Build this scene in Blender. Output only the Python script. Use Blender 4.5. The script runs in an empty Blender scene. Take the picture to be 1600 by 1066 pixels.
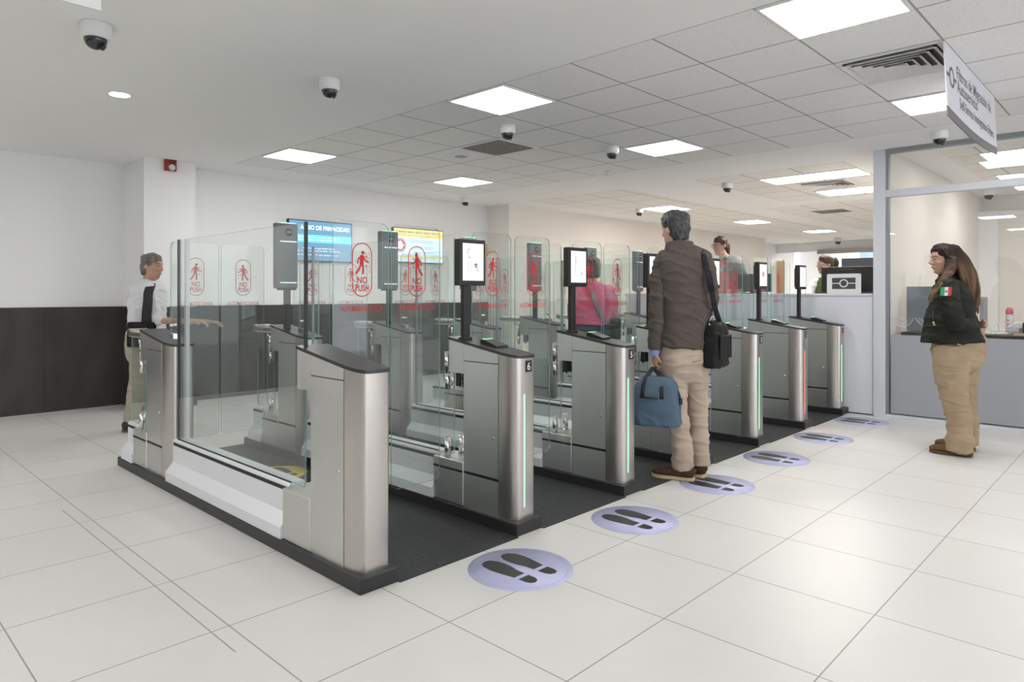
import bpy, bmesh, math, random
from mathutils import Vector, Matrix, noise
random.seed(7)
PI = math.pi
scene = bpy.context.scene
COL = scene.collection
V = Vector

# ------------------------------------------------------------------ camera
# metric room: X runs along the row of gates, Y runs along the lanes, Z up
F_PX, TH, HOR, EYE = 1068.0, 0.764, 458.7, 1.29
CT, ST = math.cos(TH), math.sin(TH)
cam_data = bpy.data.cameras.new('camera')
cam_data.sensor_fit = 'HORIZONTAL'
cam_data.sensor_width = 36.0
cam_data.lens = 36.0 * F_PX / 1600.0
cam_data.shift_y = -(533.0 - HOR) / 1600.0
cam_data.clip_end = 200
cam = bpy.data.objects.new('camera', cam_data)
COL.objects.link(cam)
cam.location = (0, 0, EYE)
cam.rotation_euler = (PI / 2, 0, TH - PI / 2)
scene.camera = cam


def ground(px, py, z=0.0):
    d = F_PX * (EYE - z) / (py - HOR)
    l = (px - 800) / F_PX * d
    return V((d * CT + l * ST, d * ST - l * CT, z))


# ------------------------------------------------------------------ materials
MATS = {}


def mat(name, col, rough=0.5, metal=0.0, spec=0.5, emit=None, estr=0.0, coat=0.0, alpha=1.0):
    if name in MATS:
        return MATS[name]
    m = bpy.data.materials.new(name)
    m.use_nodes = True
    b = m.node_tree.nodes['Principled BSDF']
    b.inputs['Base Color'].default_value = (*col, 1)
    b.inputs['Roughness'].default_value = rough
    b.inputs['Metallic'].default_value = metal
    b.inputs['Specular IOR Level'].default_value = spec
    b.inputs['Coat Weight'].default_value = coat
    b.inputs['Alpha'].default_value = alpha
    if emit:
        b.inputs['Emission Color'].default_value = (*emit, 1)
        b.inputs['Emission Strength'].default_value = estr
    MATS[name] = m
    return m


def NT(m):
    t = m.node_tree
    return t, t.nodes, t.links, t.nodes['Principled BSDF']


def N(t, kind, **kw):
    n = t.nodes.new(kind)
    for k, v in kw.items():
        setattr(n, k, v)
    return n


def noise_col(m, c1, c2, scale=5.0, detail=4.0, stretch=(1, 1, 1), lo=0.3, hi=0.7, bump=0.0, bscale=None, bdist=0.01):
    t, ns, ls, b = NT(m)
    tc = N(t, 'ShaderNodeTexCoord')
    mp = N(t, 'ShaderNodeMapping')
    mp.inputs['Scale'].default_value = stretch
    nz = N(t, 'ShaderNodeTexNoise')
    nz.inputs['Scale'].default_value = scale
    nz.inputs['Detail'].default_value = detail
    rp = N(t, 'ShaderNodeValToRGB')
    rp.color_ramp.elements[0].position = lo
    rp.color_ramp.elements[1].position = hi
    rp.color_ramp.elements[0].color = (*c1, 1)
    rp.color_ramp.elements[1].color = (*c2, 1)
    ls.new(tc.outputs['Object'], mp.inputs['Vector'])
    ls.new(mp.outputs['Vector'], nz.inputs['Vector'])
    ls.new(nz.outputs['Fac'], rp.inputs['Fac'])
    ls.new(rp.outputs['Color'], b.inputs['Base Color'])
    if bump:
        nb = N(t, 'ShaderNodeTexNoise')
        nb.inputs['Scale'].default_value = bscale or scale * 6
        nb.inputs['Detail'].default_value = 3
        ls.new(mp.outputs['Vector'], nb.inputs['Vector'])
        bp = N(t, 'ShaderNodeBump')
        bp.inputs['Strength'].default_value = bump
        bp.inputs['Distance'].default_value = bdist
        ls.new(nb.outputs['Fac'], bp.inputs['Height'])
        ls.new(bp.outputs['Normal'], b.inputs['Normal'])
    return m


def math_node(t, op, a, b=None, c=None):
    n = N(t, 'ShaderNodeMath', operation=op)
    for i, v in enumerate((a, b, c)):
        if v is None:
            continue
        if isinstance(v, (int, float)):
            n.inputs[i].default_value = v
        else:
            t.links.new(v, n.inputs[i])
    return n.outputs[0]


def grid_lines(t, coord, off, pitch, width):
    """1 inside a line of WIDTH every PITCH along a coordinate."""
    s = math_node(t, 'SUBTRACT', coord, off)
    s = math_node(t, 'DIVIDE', s, pitch)
    fr = math_node(t, 'FRACT', math_node(t, 'ADD', s, 1000.5))
    d = math_node(t, 'ABSOLUTE', math_node(t, 'SUBTRACT', fr, 0.5))
    return math_node(t, 'LESS_THAN', d, width / pitch / 2)


def mix_col(t, fac, a, b):
    n = N(t, 'ShaderNodeMix', data_type='RGBA')
    t.links.new(fac, n.inputs['Factor'])
    for key, v in (('A', a), ('B', b)):
        s = [i for i in n.inputs if i.name == key and i.type == 'RGBA'][0]
        if isinstance(v, tuple):
            s.default_value = (*v, 1)
        else:
            t.links.new(v, s)
    return [o for o in n.outputs if o.type == 'RGBA'][0]


def tile_mat(name, base1, base2, line, xo, xp, yo, yp, lw, rough, spec, nscale, speck=None, extra=None):
    m = mat(name, base1, rough, 0, spec)
    t, ns, ls, b = NT(m)
    tc = N(t, 'ShaderNodeTexCoord')
    sp = N(t, 'ShaderNodeSeparateXYZ')
    ls.new(tc.outputs['Object'], sp.inputs[0])
    gx = grid_lines(t, sp.outputs['X'], xo, xp, lw)
    gy = grid_lines(t, sp.outputs['Y'], yo, yp, lw)
    g = math_node(t, 'MAXIMUM', gx, gy)
    if extra:
        ex = math_node(t, 'LESS_THAN', math_node(t, 'ABSOLUTE', math_node(t, 'SUBTRACT', sp.outputs['X'], extra[0])), lw / 2)
        e2 = math_node(t, 'MULTIPLY', math_node(t, 'GREATER_THAN', sp.outputs['Y'], extra[1]), math_node(t, 'LESS_THAN', sp.outputs['Y'], extra[2]))
        g = math_node(t, 'MAXIMUM', g, math_node(t, 'MULTIPLY', ex, e2))
    nz = N(t, 'ShaderNodeTexNoise')
    nz.inputs['Scale'].default_value = nscale
    nz.inputs['Detail'].default_value = 6
    nz.inputs['Roughness'].default_value = 0.65
    nz.inputs['Distortion'].default_value = 1.2
    ls.new(tc.outputs['Object'], nz.inputs['Vector'])
    # every tile a slightly different tone
    cx = math_node(t, 'FLOOR', math_node(t, 'DIVIDE', math_node(t, 'SUBTRACT', sp.outputs['X'], xo), xp))
    cy = math_node(t, 'FLOOR', math_node(t, 'DIVIDE', math_node(t, 'SUBTRACT', sp.outputs['Y'], yo), yp))
    cb = N(t, 'ShaderNodeCombineXYZ')
    ls.new(cx, cb.inputs[0])
    ls.new(cy, cb.inputs[1])
    wn = N(t, 'ShaderNodeTexWhiteNoise')
    ls.new(cb.outputs[0], wn.inputs['Vector'])
    f = math_node(t, 'ADD', math_node(t, 'MULTIPLY', wn.outputs['Value'], 0.35), math_node(t, 'MULTIPLY', nz.outputs['Fac'], 0.9))
    f = math_node(t, 'SUBTRACT', f, 0.15)
    c = mix_col(t, f, base1, base2)
    if speck:
        vz = N(t, 'ShaderNodeTexNoise')
        vz.inputs['Scale'].default_value = 90
        vz.inputs['Detail'].default_value = 2
        ls.new(tc.outputs['Object'], vz.inputs['Vector'])
        c = mix_col(t, math_node(t, 'GREATER_THAN', vz.outputs['Fac'], 0.64), c, speck)
    c = mix_col(t, g, c, line)
    ls.new(c, b.inputs['Base Color'])
    return m


def glass_mat(name, tint, refl=1.0, haze=0.0):
    """thin architectural glass: clear with a Fresnel reflection"""
    if name in MATS:
        return MATS[name]
    m = bpy.data.materials.new(name)
    m.use_nodes = True
    t = m.node_tree
    t.nodes.clear()
    out = N(t, 'ShaderNodeOutputMaterial')
    tr = N(t, 'ShaderNodeBsdfTransparent')
    tr.inputs['Color'].default_value = (*tint, 1)
    gl = N(t, 'ShaderNodeBsdfGlossy')
    gl.inputs['Roughness'].default_value = 0.0
    gl.inputs['Color'].default_value = (refl, refl, refl, 1)
    # Schlick reflectance, the same from both sides of the thin sheet
    lw = N(t, 'ShaderNodeLayerWeight')
    lw.inputs['Blend'].default_value = 0.5
    fr = math_node(t, 'ADD', math_node(t, 'MULTIPLY', math_node(t, 'POWER', lw.outputs['Facing'], 5.0), 0.9), 0.04)
    mx = N(t, 'ShaderNodeMixShader')
    t.links.new(fr, mx.inputs[0])
    t.links.new(tr.outputs[0], mx.inputs[1])
    t.links.new(gl.outputs[0], mx.inputs[2])
    last = mx.outputs[0]
    if haze:
        df = N(t, 'ShaderNodeBsdfDiffuse')
        df.inputs['Color'].default_value = (0.8, 0.84, 0.84, 1)
        m2 = N(t, 'ShaderNodeMixShader')
        m2.inputs[0].default_value = haze
        t.links.new(last, m2.inputs[1])
        t.links.new(df.outputs[0], m2.inputs[2])
        last = m2.outputs[0]
    t.links.new(last, out.inputs[0])
    MATS[name] = m
    return m


def film_mat(name, col, alpha):
    m = mat(name, col, 0.6, 0, 0.2, alpha=alpha)
    return m


M_WALL = mat('white_paint', (0.90, 0.90, 0.895), 0.6, 0, 0.2)
M_WARMLIT = mat('warm_lit_paint', (0.88, 0.835, 0.785), 0.6, 0, 0.2)  # warm lighting of the far rooms put into the wall colour
M_CEIL = mat('ceiling_paint', (0.92, 0.92, 0.905), 0.8, 0, 0.1)
M_WAINS = noise_col(mat('dark_cladding', (0.03, 0.027, 0.025), 0.38, 0, 0.35), (0.034, 0.030, 0.028), (0.072, 0.063, 0.057), 2.2, 6, (1.5, 1.5, 0.5), 0.3, 0.75)
M_FLOOR = tile_mat('floor_tile', (0.755, 0.743, 0.724), (0.685, 0.672, 0.652), (0.33, 0.32, 0.305), 2.376, 0.610, 1.44, 0.594, 0.0055, 0.33, 0.30, 1.6, extra=(1.087, 2.42, 4.75))
M_CTILE = tile_mat('ceiling_tile', (0.91, 0.905, 0.89), (0.86, 0.855, 0.84), (0.40, 0.395, 0.38), 3.475, 0.597, 0.955, 0.6165, 0.013, 0.9, 0.1, 0.8, speck=(0.70, 0.69, 0.67))
M_CTILE2 = tile_mat('ceiling_tile_far', (0.90, 0.875, 0.84), (0.86, 0.835, 0.80), (0.36, 0.34, 0.32), 8.2, 0.6, 2.66, 0.6165, 0.013, 0.9, 0.1, 0.8)  # far tiles carry the same warm lighting in their colour
M_STEEL = noise_col(mat('brushed_steel', (0.62, 0.59, 0.55), 0.28, 1.0), (0.55, 0.52, 0.49), (0.60, 0.57, 0.535), 30, 3, (1, 1, 40), 0.3, 0.7, bump=0.10, bscale=60, bdist=0.002)
M_STEEL2 = noise_col(mat('brushed_steel_panel', (0.66, 0.66, 0.64), 0.30, 1.0), (0.63, 0.63, 0.61), (0.70, 0.70, 0.68), 30, 3, (1, 1, 40), 0.3, 0.7, bump=0.22, bscale=60, bdist=0.002)
M_CHROME = mat('polished_chrome', (0.75, 0.75, 0.74), 0.12, 1.0)
M_ALU = mat('white_aluminium', (0.76, 0.78, 0.80), 0.35, 0.15, 0.5)
M_FRAME = mat('satin_aluminium_frame', (0.70, 0.73, 0.78), 0.4, 0.1, 0.5)
M_GREYCH = mat('grey_channel', (0.30, 0.32, 0.34), 0.4, 0.4, 0.5)
M_BLACK = mat('black_plastic', (0.018, 0.018, 0.019), 0.4)
M_CAP = mat('black_top_plate', (0.035, 0.035, 0.039), 0.34, 0, 0.6)
M_PLINTH = mat('black_plinth', (0.022, 0.022, 0.023), 0.42)
M_GROOVE = mat('dark_seam', (0.012, 0.012, 0.012), 0.6)
M_DARKGREY = mat('dark_grey_housing', (0.115, 0.13, 0.145), 0.28, 0.35, 0.5)
M_GLASS = glass_mat('clear_glass', (0.95, 0.968, 0.963), 1.0, 0.012)
M_GEDGE = mat('green_glass_edge', (0.25, 0.46, 0.41), 0.15, 0, 0.6, alpha=0.6)
M_PANE = glass_mat('office_glass', (0.975, 0.98, 0.975))
M_RED = mat('red_print', (0.62, 0.022, 0.028), 0.5)
M_RUBBER = noise_col(mat('ribbed_rubber', (0.03, 0.031, 0.033), 0.55, 0, 0.35), (0.026, 0.027, 0.029), (0.052, 0.053, 0.057), 60, 3, (1, 1, 1), 0.35, 0.65, bump=0.35, bscale=120, bdist=0.003)
M_LILAC = noise_col(mat('lilac_vinyl', (0.55, 0.55, 0.80), 0.35), (0.52, 0.53, 0.77), (0.58, 0.58, 0.83), 8, 3)
M_PRINT = mat('dark_print', (0.028, 0.032, 0.028), 0.4)
M_LILAC2 = mat('lilac_vinyl_rim', (0.47, 0.47, 0.74), 0.35)
M_YELLOW = mat('yellow_vinyl', (0.80, 0.58, 0.07), 0.4)
M_YELLOW2 = mat('pale_yellow_print', (0.85, 0.75, 0.35), 0.4)
M_WHITE = mat('white_plastic', (0.82, 0.82, 0.82), 0.4)
M_SIGNW = mat('sign_white', (0.80, 0.79, 0.84), 0.45)
M_SIGNG = mat('sign_grey_band', (0.20, 0.185, 0.20), 0.5)
M_TEXTG = mat('sign_text_grey', (0.17, 0.16, 0.18), 0.5)
M_DOME = mat('smoked_dome', (0.012, 0.012, 0.016), 0.06, 0, 0.8)
M_LAMP = mat('lamp_diffuser', (0.9, 0.9, 0.9), 0.5, emit=(1.0, 0.985, 0.96), estr=11.0)
M_LAMPO = mat('lamp_diffuser_office', (0.9, 0.9, 0.9), 0.5, emit=(1.0, 0.96, 0.91), estr=5.5)
M_LAMPW = mat('lamp_diffuser_warm', (0.9, 0.9, 0.9), 0.5, emit=(1.0, 0.95, 0.885), estr=13.0)
M_GREENL = mat('green_led', (0.1, 0.5, 0.2), 0.4, emit=(0.30, 1.0, 0.45), estr=1.1)
M_REDL = mat('red_led', (0.5, 0.1, 0.1), 0.4, emit=(1.0, 0.14, 0.08), estr=1.2)
M_TEALL = mat('status_led', (0.2, 0.6, 0.4), 0.4, emit=(0.35, 1.0, 0.68), estr=0.9)
M_BAR = mat('white_light_bar', (0.7, 0.75, 0.78), 0.4, emit=(0.8, 0.9, 1.0), estr=0.35)
M_SCREEN = mat('lit_white_screen', (0.2, 0.2, 0.2), 0.3, emit=(0.97, 0.98, 1.0), estr=0.55)
M_SCRG = mat('screen_grey_art', (0.02, 0.02, 0.02), 0.3, emit=(0.35, 0.38, 0.44), estr=0.35)
M_SCRL = mat('screen_pale_art', (0.02, 0.02, 0.02), 0.3, emit=(0.72, 0.80, 0.92), estr=0.5)
M_SCRR = mat('screen_red_art', (0.02, 0.02, 0.02), 0.3, emit=(0.85, 0.20, 0.22), estr=0.5)
M_COUNTER = mat('white_laminate', (0.77, 0.78, 0.84), 0.35, 0, 0.5)
M_WOOD = noise_col(mat('honey_wood', (0.5, 0.3, 0.13), 0.45), (0.42, 0.25, 0.11), (0.56, 0.36, 0.17), 12, 4, (6, 6, 0.6))

# ------------------------------------------------------------------ mesh helpers


def link_mesh(name, bm, m, parent=None, smooth=False, angle=None):
    me = bpy.data.meshes.new(name)
    bm.normal_update()
    bm.to_mesh(me)
    bm.free()
    for x in (m if isinstance(m, (list, tuple)) else [m]):
        me.materials.append(x)
    o = bpy.data.objects.new(name, me)
    COL.objects.link(o)
    if parent:
        o.parent = parent
    if smooth:
        me.polygons.foreach_set('use_smooth', [True] * len(me.polygons))
        if angle is not None:
            me.set_sharp_from_angle(angle=angle)
    return o


def mesh_obj(name, me, parent=None):
    o = bpy.data.objects.new(name, me)
    COL.objects.link(o)
    if parent:
        o.parent = parent
    return o


def box(bm, x0, x1, y0, y1, z0, z1, mi=0, bev=0.0, seg=2):
    r = bmesh.ops.create_cube(bm, size=1.0)
    vs = r['verts']
    for v in vs:
        v.co = V(((x0 + x1) / 2 + v.co.x * (x1 - x0), (y0 + y1) / 2 + v.co.y * (y1 - y0), (z0 + z1) / 2 + v.co.z * (z1 - z0)))
    fs = {f for v in vs for f in v.link_faces}
    for f in fs:
        f.material_index = mi
    if bev > 0:
        es = list({e for f in fs for e in f.edges})
        bmesh.ops.bevel(bm, geom=es, offset=bev, segments=seg, affect='EDGES', profile=0.5, clamp_overlap=True)
    return vs


def boxo(name, dims, m, parent=None, bev=0.0):
    bm = bmesh.new()
    box(bm, *dims, bev=bev)
    return link_mesh(name, bm, m, parent)


def cyl(bm, p0, p1, r0, r1=None, n=20, mi=0, cap=True):
    p0, p1 = V(p0), V(p1)
    r1 = r0 if r1 is None else r1
    d = (p1 - p0)
    q = d.normalized()
    a = q.orthogonal().normalized()
    b = q.cross(a)
    A = [bm.verts.new(p0 + (a * math.cos(2 * PI * i / n) + b * math.sin(2 * PI * i / n)) * r0) for i in range(n)]
    B = [bm.verts.new(p1 + (a * math.cos(2 * PI * i / n) + b * math.sin(2 * PI * i / n)) * r1) for i in range(n)]
    fs = []
    for i in range(n):
        j = (i + 1) % n
        fs.append(bm.faces.new((A[i], A[j], B[j], B[i])))
    if cap:
        fs.append(bm.faces.new(A[::-1]))
        fs.append(bm.faces.new(B))
    for f in fs:
        f.material_index = mi
        f.smooth = True
    return fs


def lathe(bm, prof, c=(0, 0, 0), n=28, mi=0):
    """prof: (radius, z) list; closed at ends whose radius is 0"""
    c = V(c)
    rings = []
    for r, z in prof:
        if r < 1e-6:
            rings.append([bm.verts.new(c + V((0, 0, z)))])
        else:
            rings.append([bm.verts.new(c + V((r * math.cos(2 * PI * i / n), r * math.sin(2 * PI * i / n), z))) for i in range(n)])
    for a, b in zip(rings, rings[1:]):
        for i in range(n):
            j = (i + 1) % n
            if len(a) == 1 and len(b) == 1:
                continue
            if len(a) == 1:
                f = bm.faces.new((a[0], b[j], b[i]))
            elif len(b) == 1:
                f = bm.faces.new((a[i], a[j], b[0]))
            else:
                f = bm.faces.new((a[i], a[j], b[j], b[i]))
            f.material_index = mi
            f.smooth = True
    bmesh.ops.recalc_face_normals(bm, faces=bm.faces)


def prism(bm, poly, f0, f1, mi=0, mi_side=None):
    """poly: list of 2D points; f0/f1 turn one into its near and far 3D point"""
    A = [bm.verts.new(f0(*p)) for p in poly]
    B = [bm.verts.new(f1(*p)) for p in poly]
    n = len(poly)
    fs = []
    for i in range(n):
        j = (i + 1) % n
        f = bm.faces.new((A[i], A[j], B[j], B[i]))
        f.material_index = mi if mi_side is None else mi_side
        fs.append(f)
    a = bm.faces.new(A[::-1])
    b = bm.faces.new(B)
    a.material_index = b.material_index = mi
    fs += [a, b]
    bmesh.ops.recalc_face_normals(bm, faces=fs)
    return fs


def rrect(x0, x1, y0, y1, r, n=6, corners=(1, 1, 1, 1)):
    """rounded rectangle, counter-clockwise from the bottom left"""
    out = []
    for k, (cx, cy, a0) in enumerate(((x0 + r, y0 + r, PI), (x1 - r, y0 + r, 1.5 * PI), (x1 - r, y1 - r, 0), (x0 + r, y1 - r, PI / 2))):
        if not corners[k]:
            out.append(((x0, y0), (x1, y0), (x1, y1), (x0, y1))[k])
            continue
        for i in range(n + 1):
            a = a0 + PI / 2 * i / n
            out.append((cx + r * math.cos(a), cy + r * math.sin(a)))
    return out


def loft(bm, rings, ref, n=18, cap=True, mi=0, power=2.0):
    """rings: (point, a, b) ellipses across the path; a lies along REF"""
    ref = V(ref)
    P = [V(r[0]) for r in rings]
    loops = []
    for i, (p, a, b) in enumerate(rings):
        t = (P[min(i + 1, len(P) - 1)] - P[max(i - 1, 0)])
        if t.length < 1e-9:
            t = V((0, 0, 1))
        t.normalize()
        s = ref - t * ref.dot(t)
        if s.length < 1e-4:
            s = t.orthogonal()
        s.normalize()
        o = t.cross(s)
        lp = []
        for k in range(n):
            an = 2 * PI * k / n
            c, sn = math.cos(an), math.sin(an)
            e = 2.0 / power
            cc = math.copysign(abs(c) ** e, c)
            ss = math.copysign(abs(sn) ** e, sn)
            lp.append(bm.verts.new(P[i] + s * a * cc + o * b * ss))
        loops.append(lp)
    fs = []
    for A, B in zip(loops, loops[1:]):
        for k in range(n):
            j = (k + 1) % n
            fs.append(bm.faces.new((A[k], A[j], B[j], B[k])))
    if cap:
        fs.append(bm.faces.new(loops[0][::-1]))
        fs.append(bm.faces.new(loops[-1]))
    for f in fs:
        f.material_index = mi
        f.smooth = True
    return fs


def capsule_rings(pts, r0_end=True):
    """add rounded ends to a ring list"""
    out = list(pts)
    (p0, a0, b0), (p1, a1, b1) = out[0], out[1]
    t = (V(p0) - V(p1)).normalized()
    m = min(a0, b0)
    head = [(V(p0) + t * m * math.sin(k), a0 * math.cos(k), b0 * math.cos(k)) for k in (1.35, 0.9, 0.45)]
    (p2, a2, b2), (p3, a3, b3) = out[-1], out[-2]
    t2 = (V(p2) - V(p3)).normalized()
    m2 = min(a2, b2)
    tail = [(V(p2) + t2 * m2 * math.sin(k), a2 * math.cos(k), b2 * math.cos(k)) for k in (0.45, 0.9, 1.35)]
    return head + out + tail


def limb(bm, pts, ref, n=16, cut=False):
    """CUT leaves the far end flat, as a cuff or a hem"""
    r = capsule_rings(pts)
    loft(bm, r[:-3] if cut else r, ref, n)


def blend_mesh(bm, voxel, smooth=4, folds=None):
    """union of overlapping closed shapes as one continuous surface"""
    bmesh.ops.recalc_face_normals(bm, faces=bm.faces)
    me = bpy.data.meshes.new('work')
    bm.to_mesh(me)
    bm.free()
    o = bpy.data.objects.new('work', me)
    COL.objects.link(o)
    md = o.modifiers.new('r', 'REMESH')
    md.mode = 'VOXEL'
    md.voxel_size = voxel
    if smooth:
        sm = o.modifiers.new('s', 'SMOOTH')
        sm.iterations = smooth
        sm.factor = 0.5
    dg = bpy.context.evaluated_depsgraph_get()
    out = bpy.data.meshes.new_from_object(o.evaluated_get(dg))
    bpy.data.objects.remove(o)
    bpy.data.meshes.remove(me)
    if folds:
        amp, sx, sz, seed = folds
        off = V((seed * 13.1, seed * 7.7, seed * 3.3))
        nm = [v.normal.copy() for v in out.vertices]
        for v, n_ in zip(out.vertices, nm):
            c = v.co
            q = V((c.x * sx + c.z * sz * 0.35, c.y * sx, c.z * sz)) + off
            h = 0.7 * noise.noise(q) + 0.35 * noise.noise(q * 2.1)
            r1 = 1 - 2.2 * abs(noise.noise(q * 0.9 + V((5, 9, 2))))
            h += 0.9 * max(0.0, r1) ** 3
            v.co = c + n_ * amp * h
    out.polygons.foreach_set('use_smooth', [True] * len(out.polygons))
    return out


def add_mesh(name, me, m, parent=None):
    me.name = name
    me.materials.clear()
    for x in (m if isinstance(m, (list, tuple)) else [m]):
        me.materials.append(x)
    return mesh_obj(name, me, parent)


_TXT = {}


def text_mesh(body, size, bold=0.0, align='CENTER', spacing=1.0, xs=1.0):
    """flat lettering in the XY plane, as mesh data (copied on use)"""
    key = (body, size, bold, align, spacing, xs)
    if key not in _TXT:
        cu = bpy.data.curves.new('lettering', 'FONT')
        cu.body = body
        cu.size = size
        cu.align_x = align
        cu.offset = bold
        cu.space_character = spacing
        cu.resolution_u = 3
        o = bpy.data.objects.new('lettering', cu)
        COL.objects.link(o)
        dg = bpy.context.evaluated_depsgraph_get()
        me = bpy.data.meshes.new_from_object(o.evaluated_get(dg))
        bpy.data.objects.remove(o)
        _TXT[key] = me
    return _TXT[key]


def put_text(bm, body, size, place, mi=0, **kw):
    """PLACE turns flat (x, y) lettering coordinates into 3D"""
    xs = kw.get('xs', 1.0)
    me = text_mesh(body, size, **kw)
    vs = [bm.verts.new(place(v.co.x * xs, v.co.y)) for v in me.vertices]
    for p in me.polygons:
        try:
            f = bm.faces.new([vs[i] for i in p.vertices])
            f.material_index = mi
        except ValueError:
            pass


def flat(bm, poly, place, mi=0):
    f = bm.faces.new([bm.verts.new(place(*p)) for p in poly])
    f.material_index = mi
    return f


def disc2(cx, cy, r, n=20, ry=None):
    ry = r if ry is None else ry
    return [(cx + r * math.cos(2 * PI * i / n), cy + ry * math.sin(2 * PI * i / n)) for i in range(n)]


def stroke(bm, pts, w, place, mi=0, closed=False):
    """a flat line of width W"""
    pts = [V((p[0], p[1])) for p in pts]
    n = len(pts)
    L, R = [], []
    for i in range(n):
        a = pts[(i - 1) % n] if (closed or i > 0) else pts[i]
        b = pts[(i + 1) % n] if (closed or i < n - 1) else pts[i]
        d = (b - a)
        d = d.normalized() if d.length > 1e-9 else V((1, 0))
        nn = V((-d.y, d.x)) * w / 2
        L.append(bm.verts.new(place(*(pts[i] + nn))))
        R.append(bm.verts.new(place(*(pts[i] - nn))))
    for i in range(n if closed else n - 1):
        j = (i + 1) % n
        f = bm.faces.new((L[i], L[j], R[j], R[i]))
        f.material_index = mi


def thing(name, label, cat, loc=(0, 0, 0), rotz=0.0, group=None):
    o = bpy.data.objects.new(name, None)
    o.empty_display_size = 0.2
    COL.objects.link(o)
    o.location = loc
    o.rotation_euler = (0, 0, rotz)
    return tag(o, label, cat, group)


def tag(o, label, cat, group=None):
    o['label'] = label
    o['category'] = cat
    if group:
        o['group'] = group
    return o


def structure(o):
    o['kind'] = 'structure'
    return o


def dup(root, loc=None, label=None, group=None, rotz=None):
    r = root.copy()
    COL.objects.link(r)
    if loc is not None:
        r.location = loc
    if rotz is not None:
        r.rotation_euler = (0, 0, rotz)
    if label:
        r['label'] = label
    if group:
        r['group'] = group
    for ch in list(root.children):
        c = ch.copy()
        COL.objects.link(c)
        c.parent = r
        for g in list(ch.children):
            d = g.copy()
            COL.objects.link(d)
            d.parent = c
    return r
# ------------------------------------------------------------------ room shell
ZC = 2.79


def struct(name, bm, m, **kw):
    return structure(link_mesh(name, bm, m, **kw))


def sbox(name, dims, m, bev=0.0):
    bm = bmesh.new()
    box(bm, *dims, bev=bev)
    return struct(name, bm, m)


def rectz(bm, x0, x1, y0, y1, z, mi=0, up=True):
    vs = [bm.verts.new(p) for p in ((x0, y0, z), (x1, y0, z), (x1, y1, z), (x0, y1, z))]
    f = bm.faces.new(vs if up else vs[::-1])
    f.material_index = mi


sbox('floor', (-6, 24, -7, 12, -0.10, 0.0), M_FLOOR)

# ceiling: plain plasterboard with tiled fields let into it
bm = bmesh.new()
fields = [(3.475, 7.057, -5.21, 7.737, 1), (8.2, 11.2, 2.66, 4.51, 2), (8.2, 20.0, 5.62, 7.47, 2), (11.8, 20.0, 2.66, 5.126, 2), (8.3, 12.4, -3.0, 1.75, 2)]
xs = sorted({-6, 24, *[v for f in fields for v in f[:2]]})
ys = sorted({-7, 12, *[v for f in fields for v in f[2:4]]})
for xa, xb in zip(xs, xs[1:]):
    for ya, yb in zip(ys, ys[1:]):
        mx, my = (xa + xb) / 2, (ya + yb) / 2
        mi = 0
        for fx0, fx1, fy0, fy1, k in fields:
            if fx0 < mx < fx1 and fy0 < my < fy1:
                mi = k
        rectz(bm, xa, xb, ya, yb, ZC, mi, up=False)
r = bmesh.ops.extrude_face_region(bm, geom=bm.faces[:])
bmesh.ops.translate(bm, verts=[v for v in r['geom'] if isinstance(v, bmesh.types.BMVert)], vec=(0, 0, 0.12))
bmesh.ops.recalc_face_normals(bm, faces=bm.faces)
struct('ceiling', bm, [M_CEIL, M_CTILE, M_CTILE2])

# back wall: white above, dark cladding below
WT = 1.14
sbox('wall_back', (3.0, 8.22, 8.46, 8.66, 0, ZC), M_WALL)
sbox('wall_back_recess', (-6, 2.64, 8.80, 9.0, 0, ZC), M_WALL)
sbox('wall_pillar', (2.62, 3.17, 8.10, 9.0, 0, ZC), M_WALL)
sbox('trim_1', (3.17, 8.22, 8.44, 8.46, 0, WT), M_WAINS)
sbox('trim_2', (2.605, 3.185, 8.085, 8.10, 0, WT), M_WAINS)
sbox('trim_3', (-6, 2.605, 8.78, 8.80, 0, WT), M_WAINS)
sbox('trim_4', (2.605, 2.62, 8.10, 8.78, 0, WT), M_WAINS)
bm = bmesh.new()
for x in (-0.6, 0.65, 1.84):
    box(bm, x - 0.002, x + 0.002, 8.778, 8.78, 0, WT)
struct('trim_5', bm, M_GROOVE)
sbox('wall_return', (8.22, 8.40, 7.95, 8.66, 0, ZC), M_WARMLIT)
sbox('wall_far', (8.40, 18.3, 7.95, 8.15, 0, ZC), M_WARMLIT)
sbox('wall_far_recess', (18.3, 22, 8.6, 8.8, 0, ZC), M_WALL)
sbox('wall_far_return', (18.2, 18.3, 8.15, 8.8, 0, ZC), M_WALL)
# far end: lintel over an opening into a brighter room
sbox('wall_end', (20.6, 20.8, -3, 8.6, 2.52, ZC), M_WALL)
sbox('trim_6', (20.5, 20.6, -3, 7.35, 2.44, 2.56), mat('grey_lintel', (0.42, 0.41, 0.40), 0.6))
sbox('wall_end_room', (22.5, 22.6, -3, 8.6, 0, ZC), M_WALL)
# walls behind the photographer; most of the front left open for added world light
sbox('wall_left', (-6.1, -6.0, -7, 9.0, 0, ZC), M_WALL)
sbox('wall_front', (9, 24, -7.1, -7.0, 0, ZC), M_WALL)
sbox('trim_7', (-6.0, -5.985, -7, 8.78, 0, WT), M_WAINS)

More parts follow.
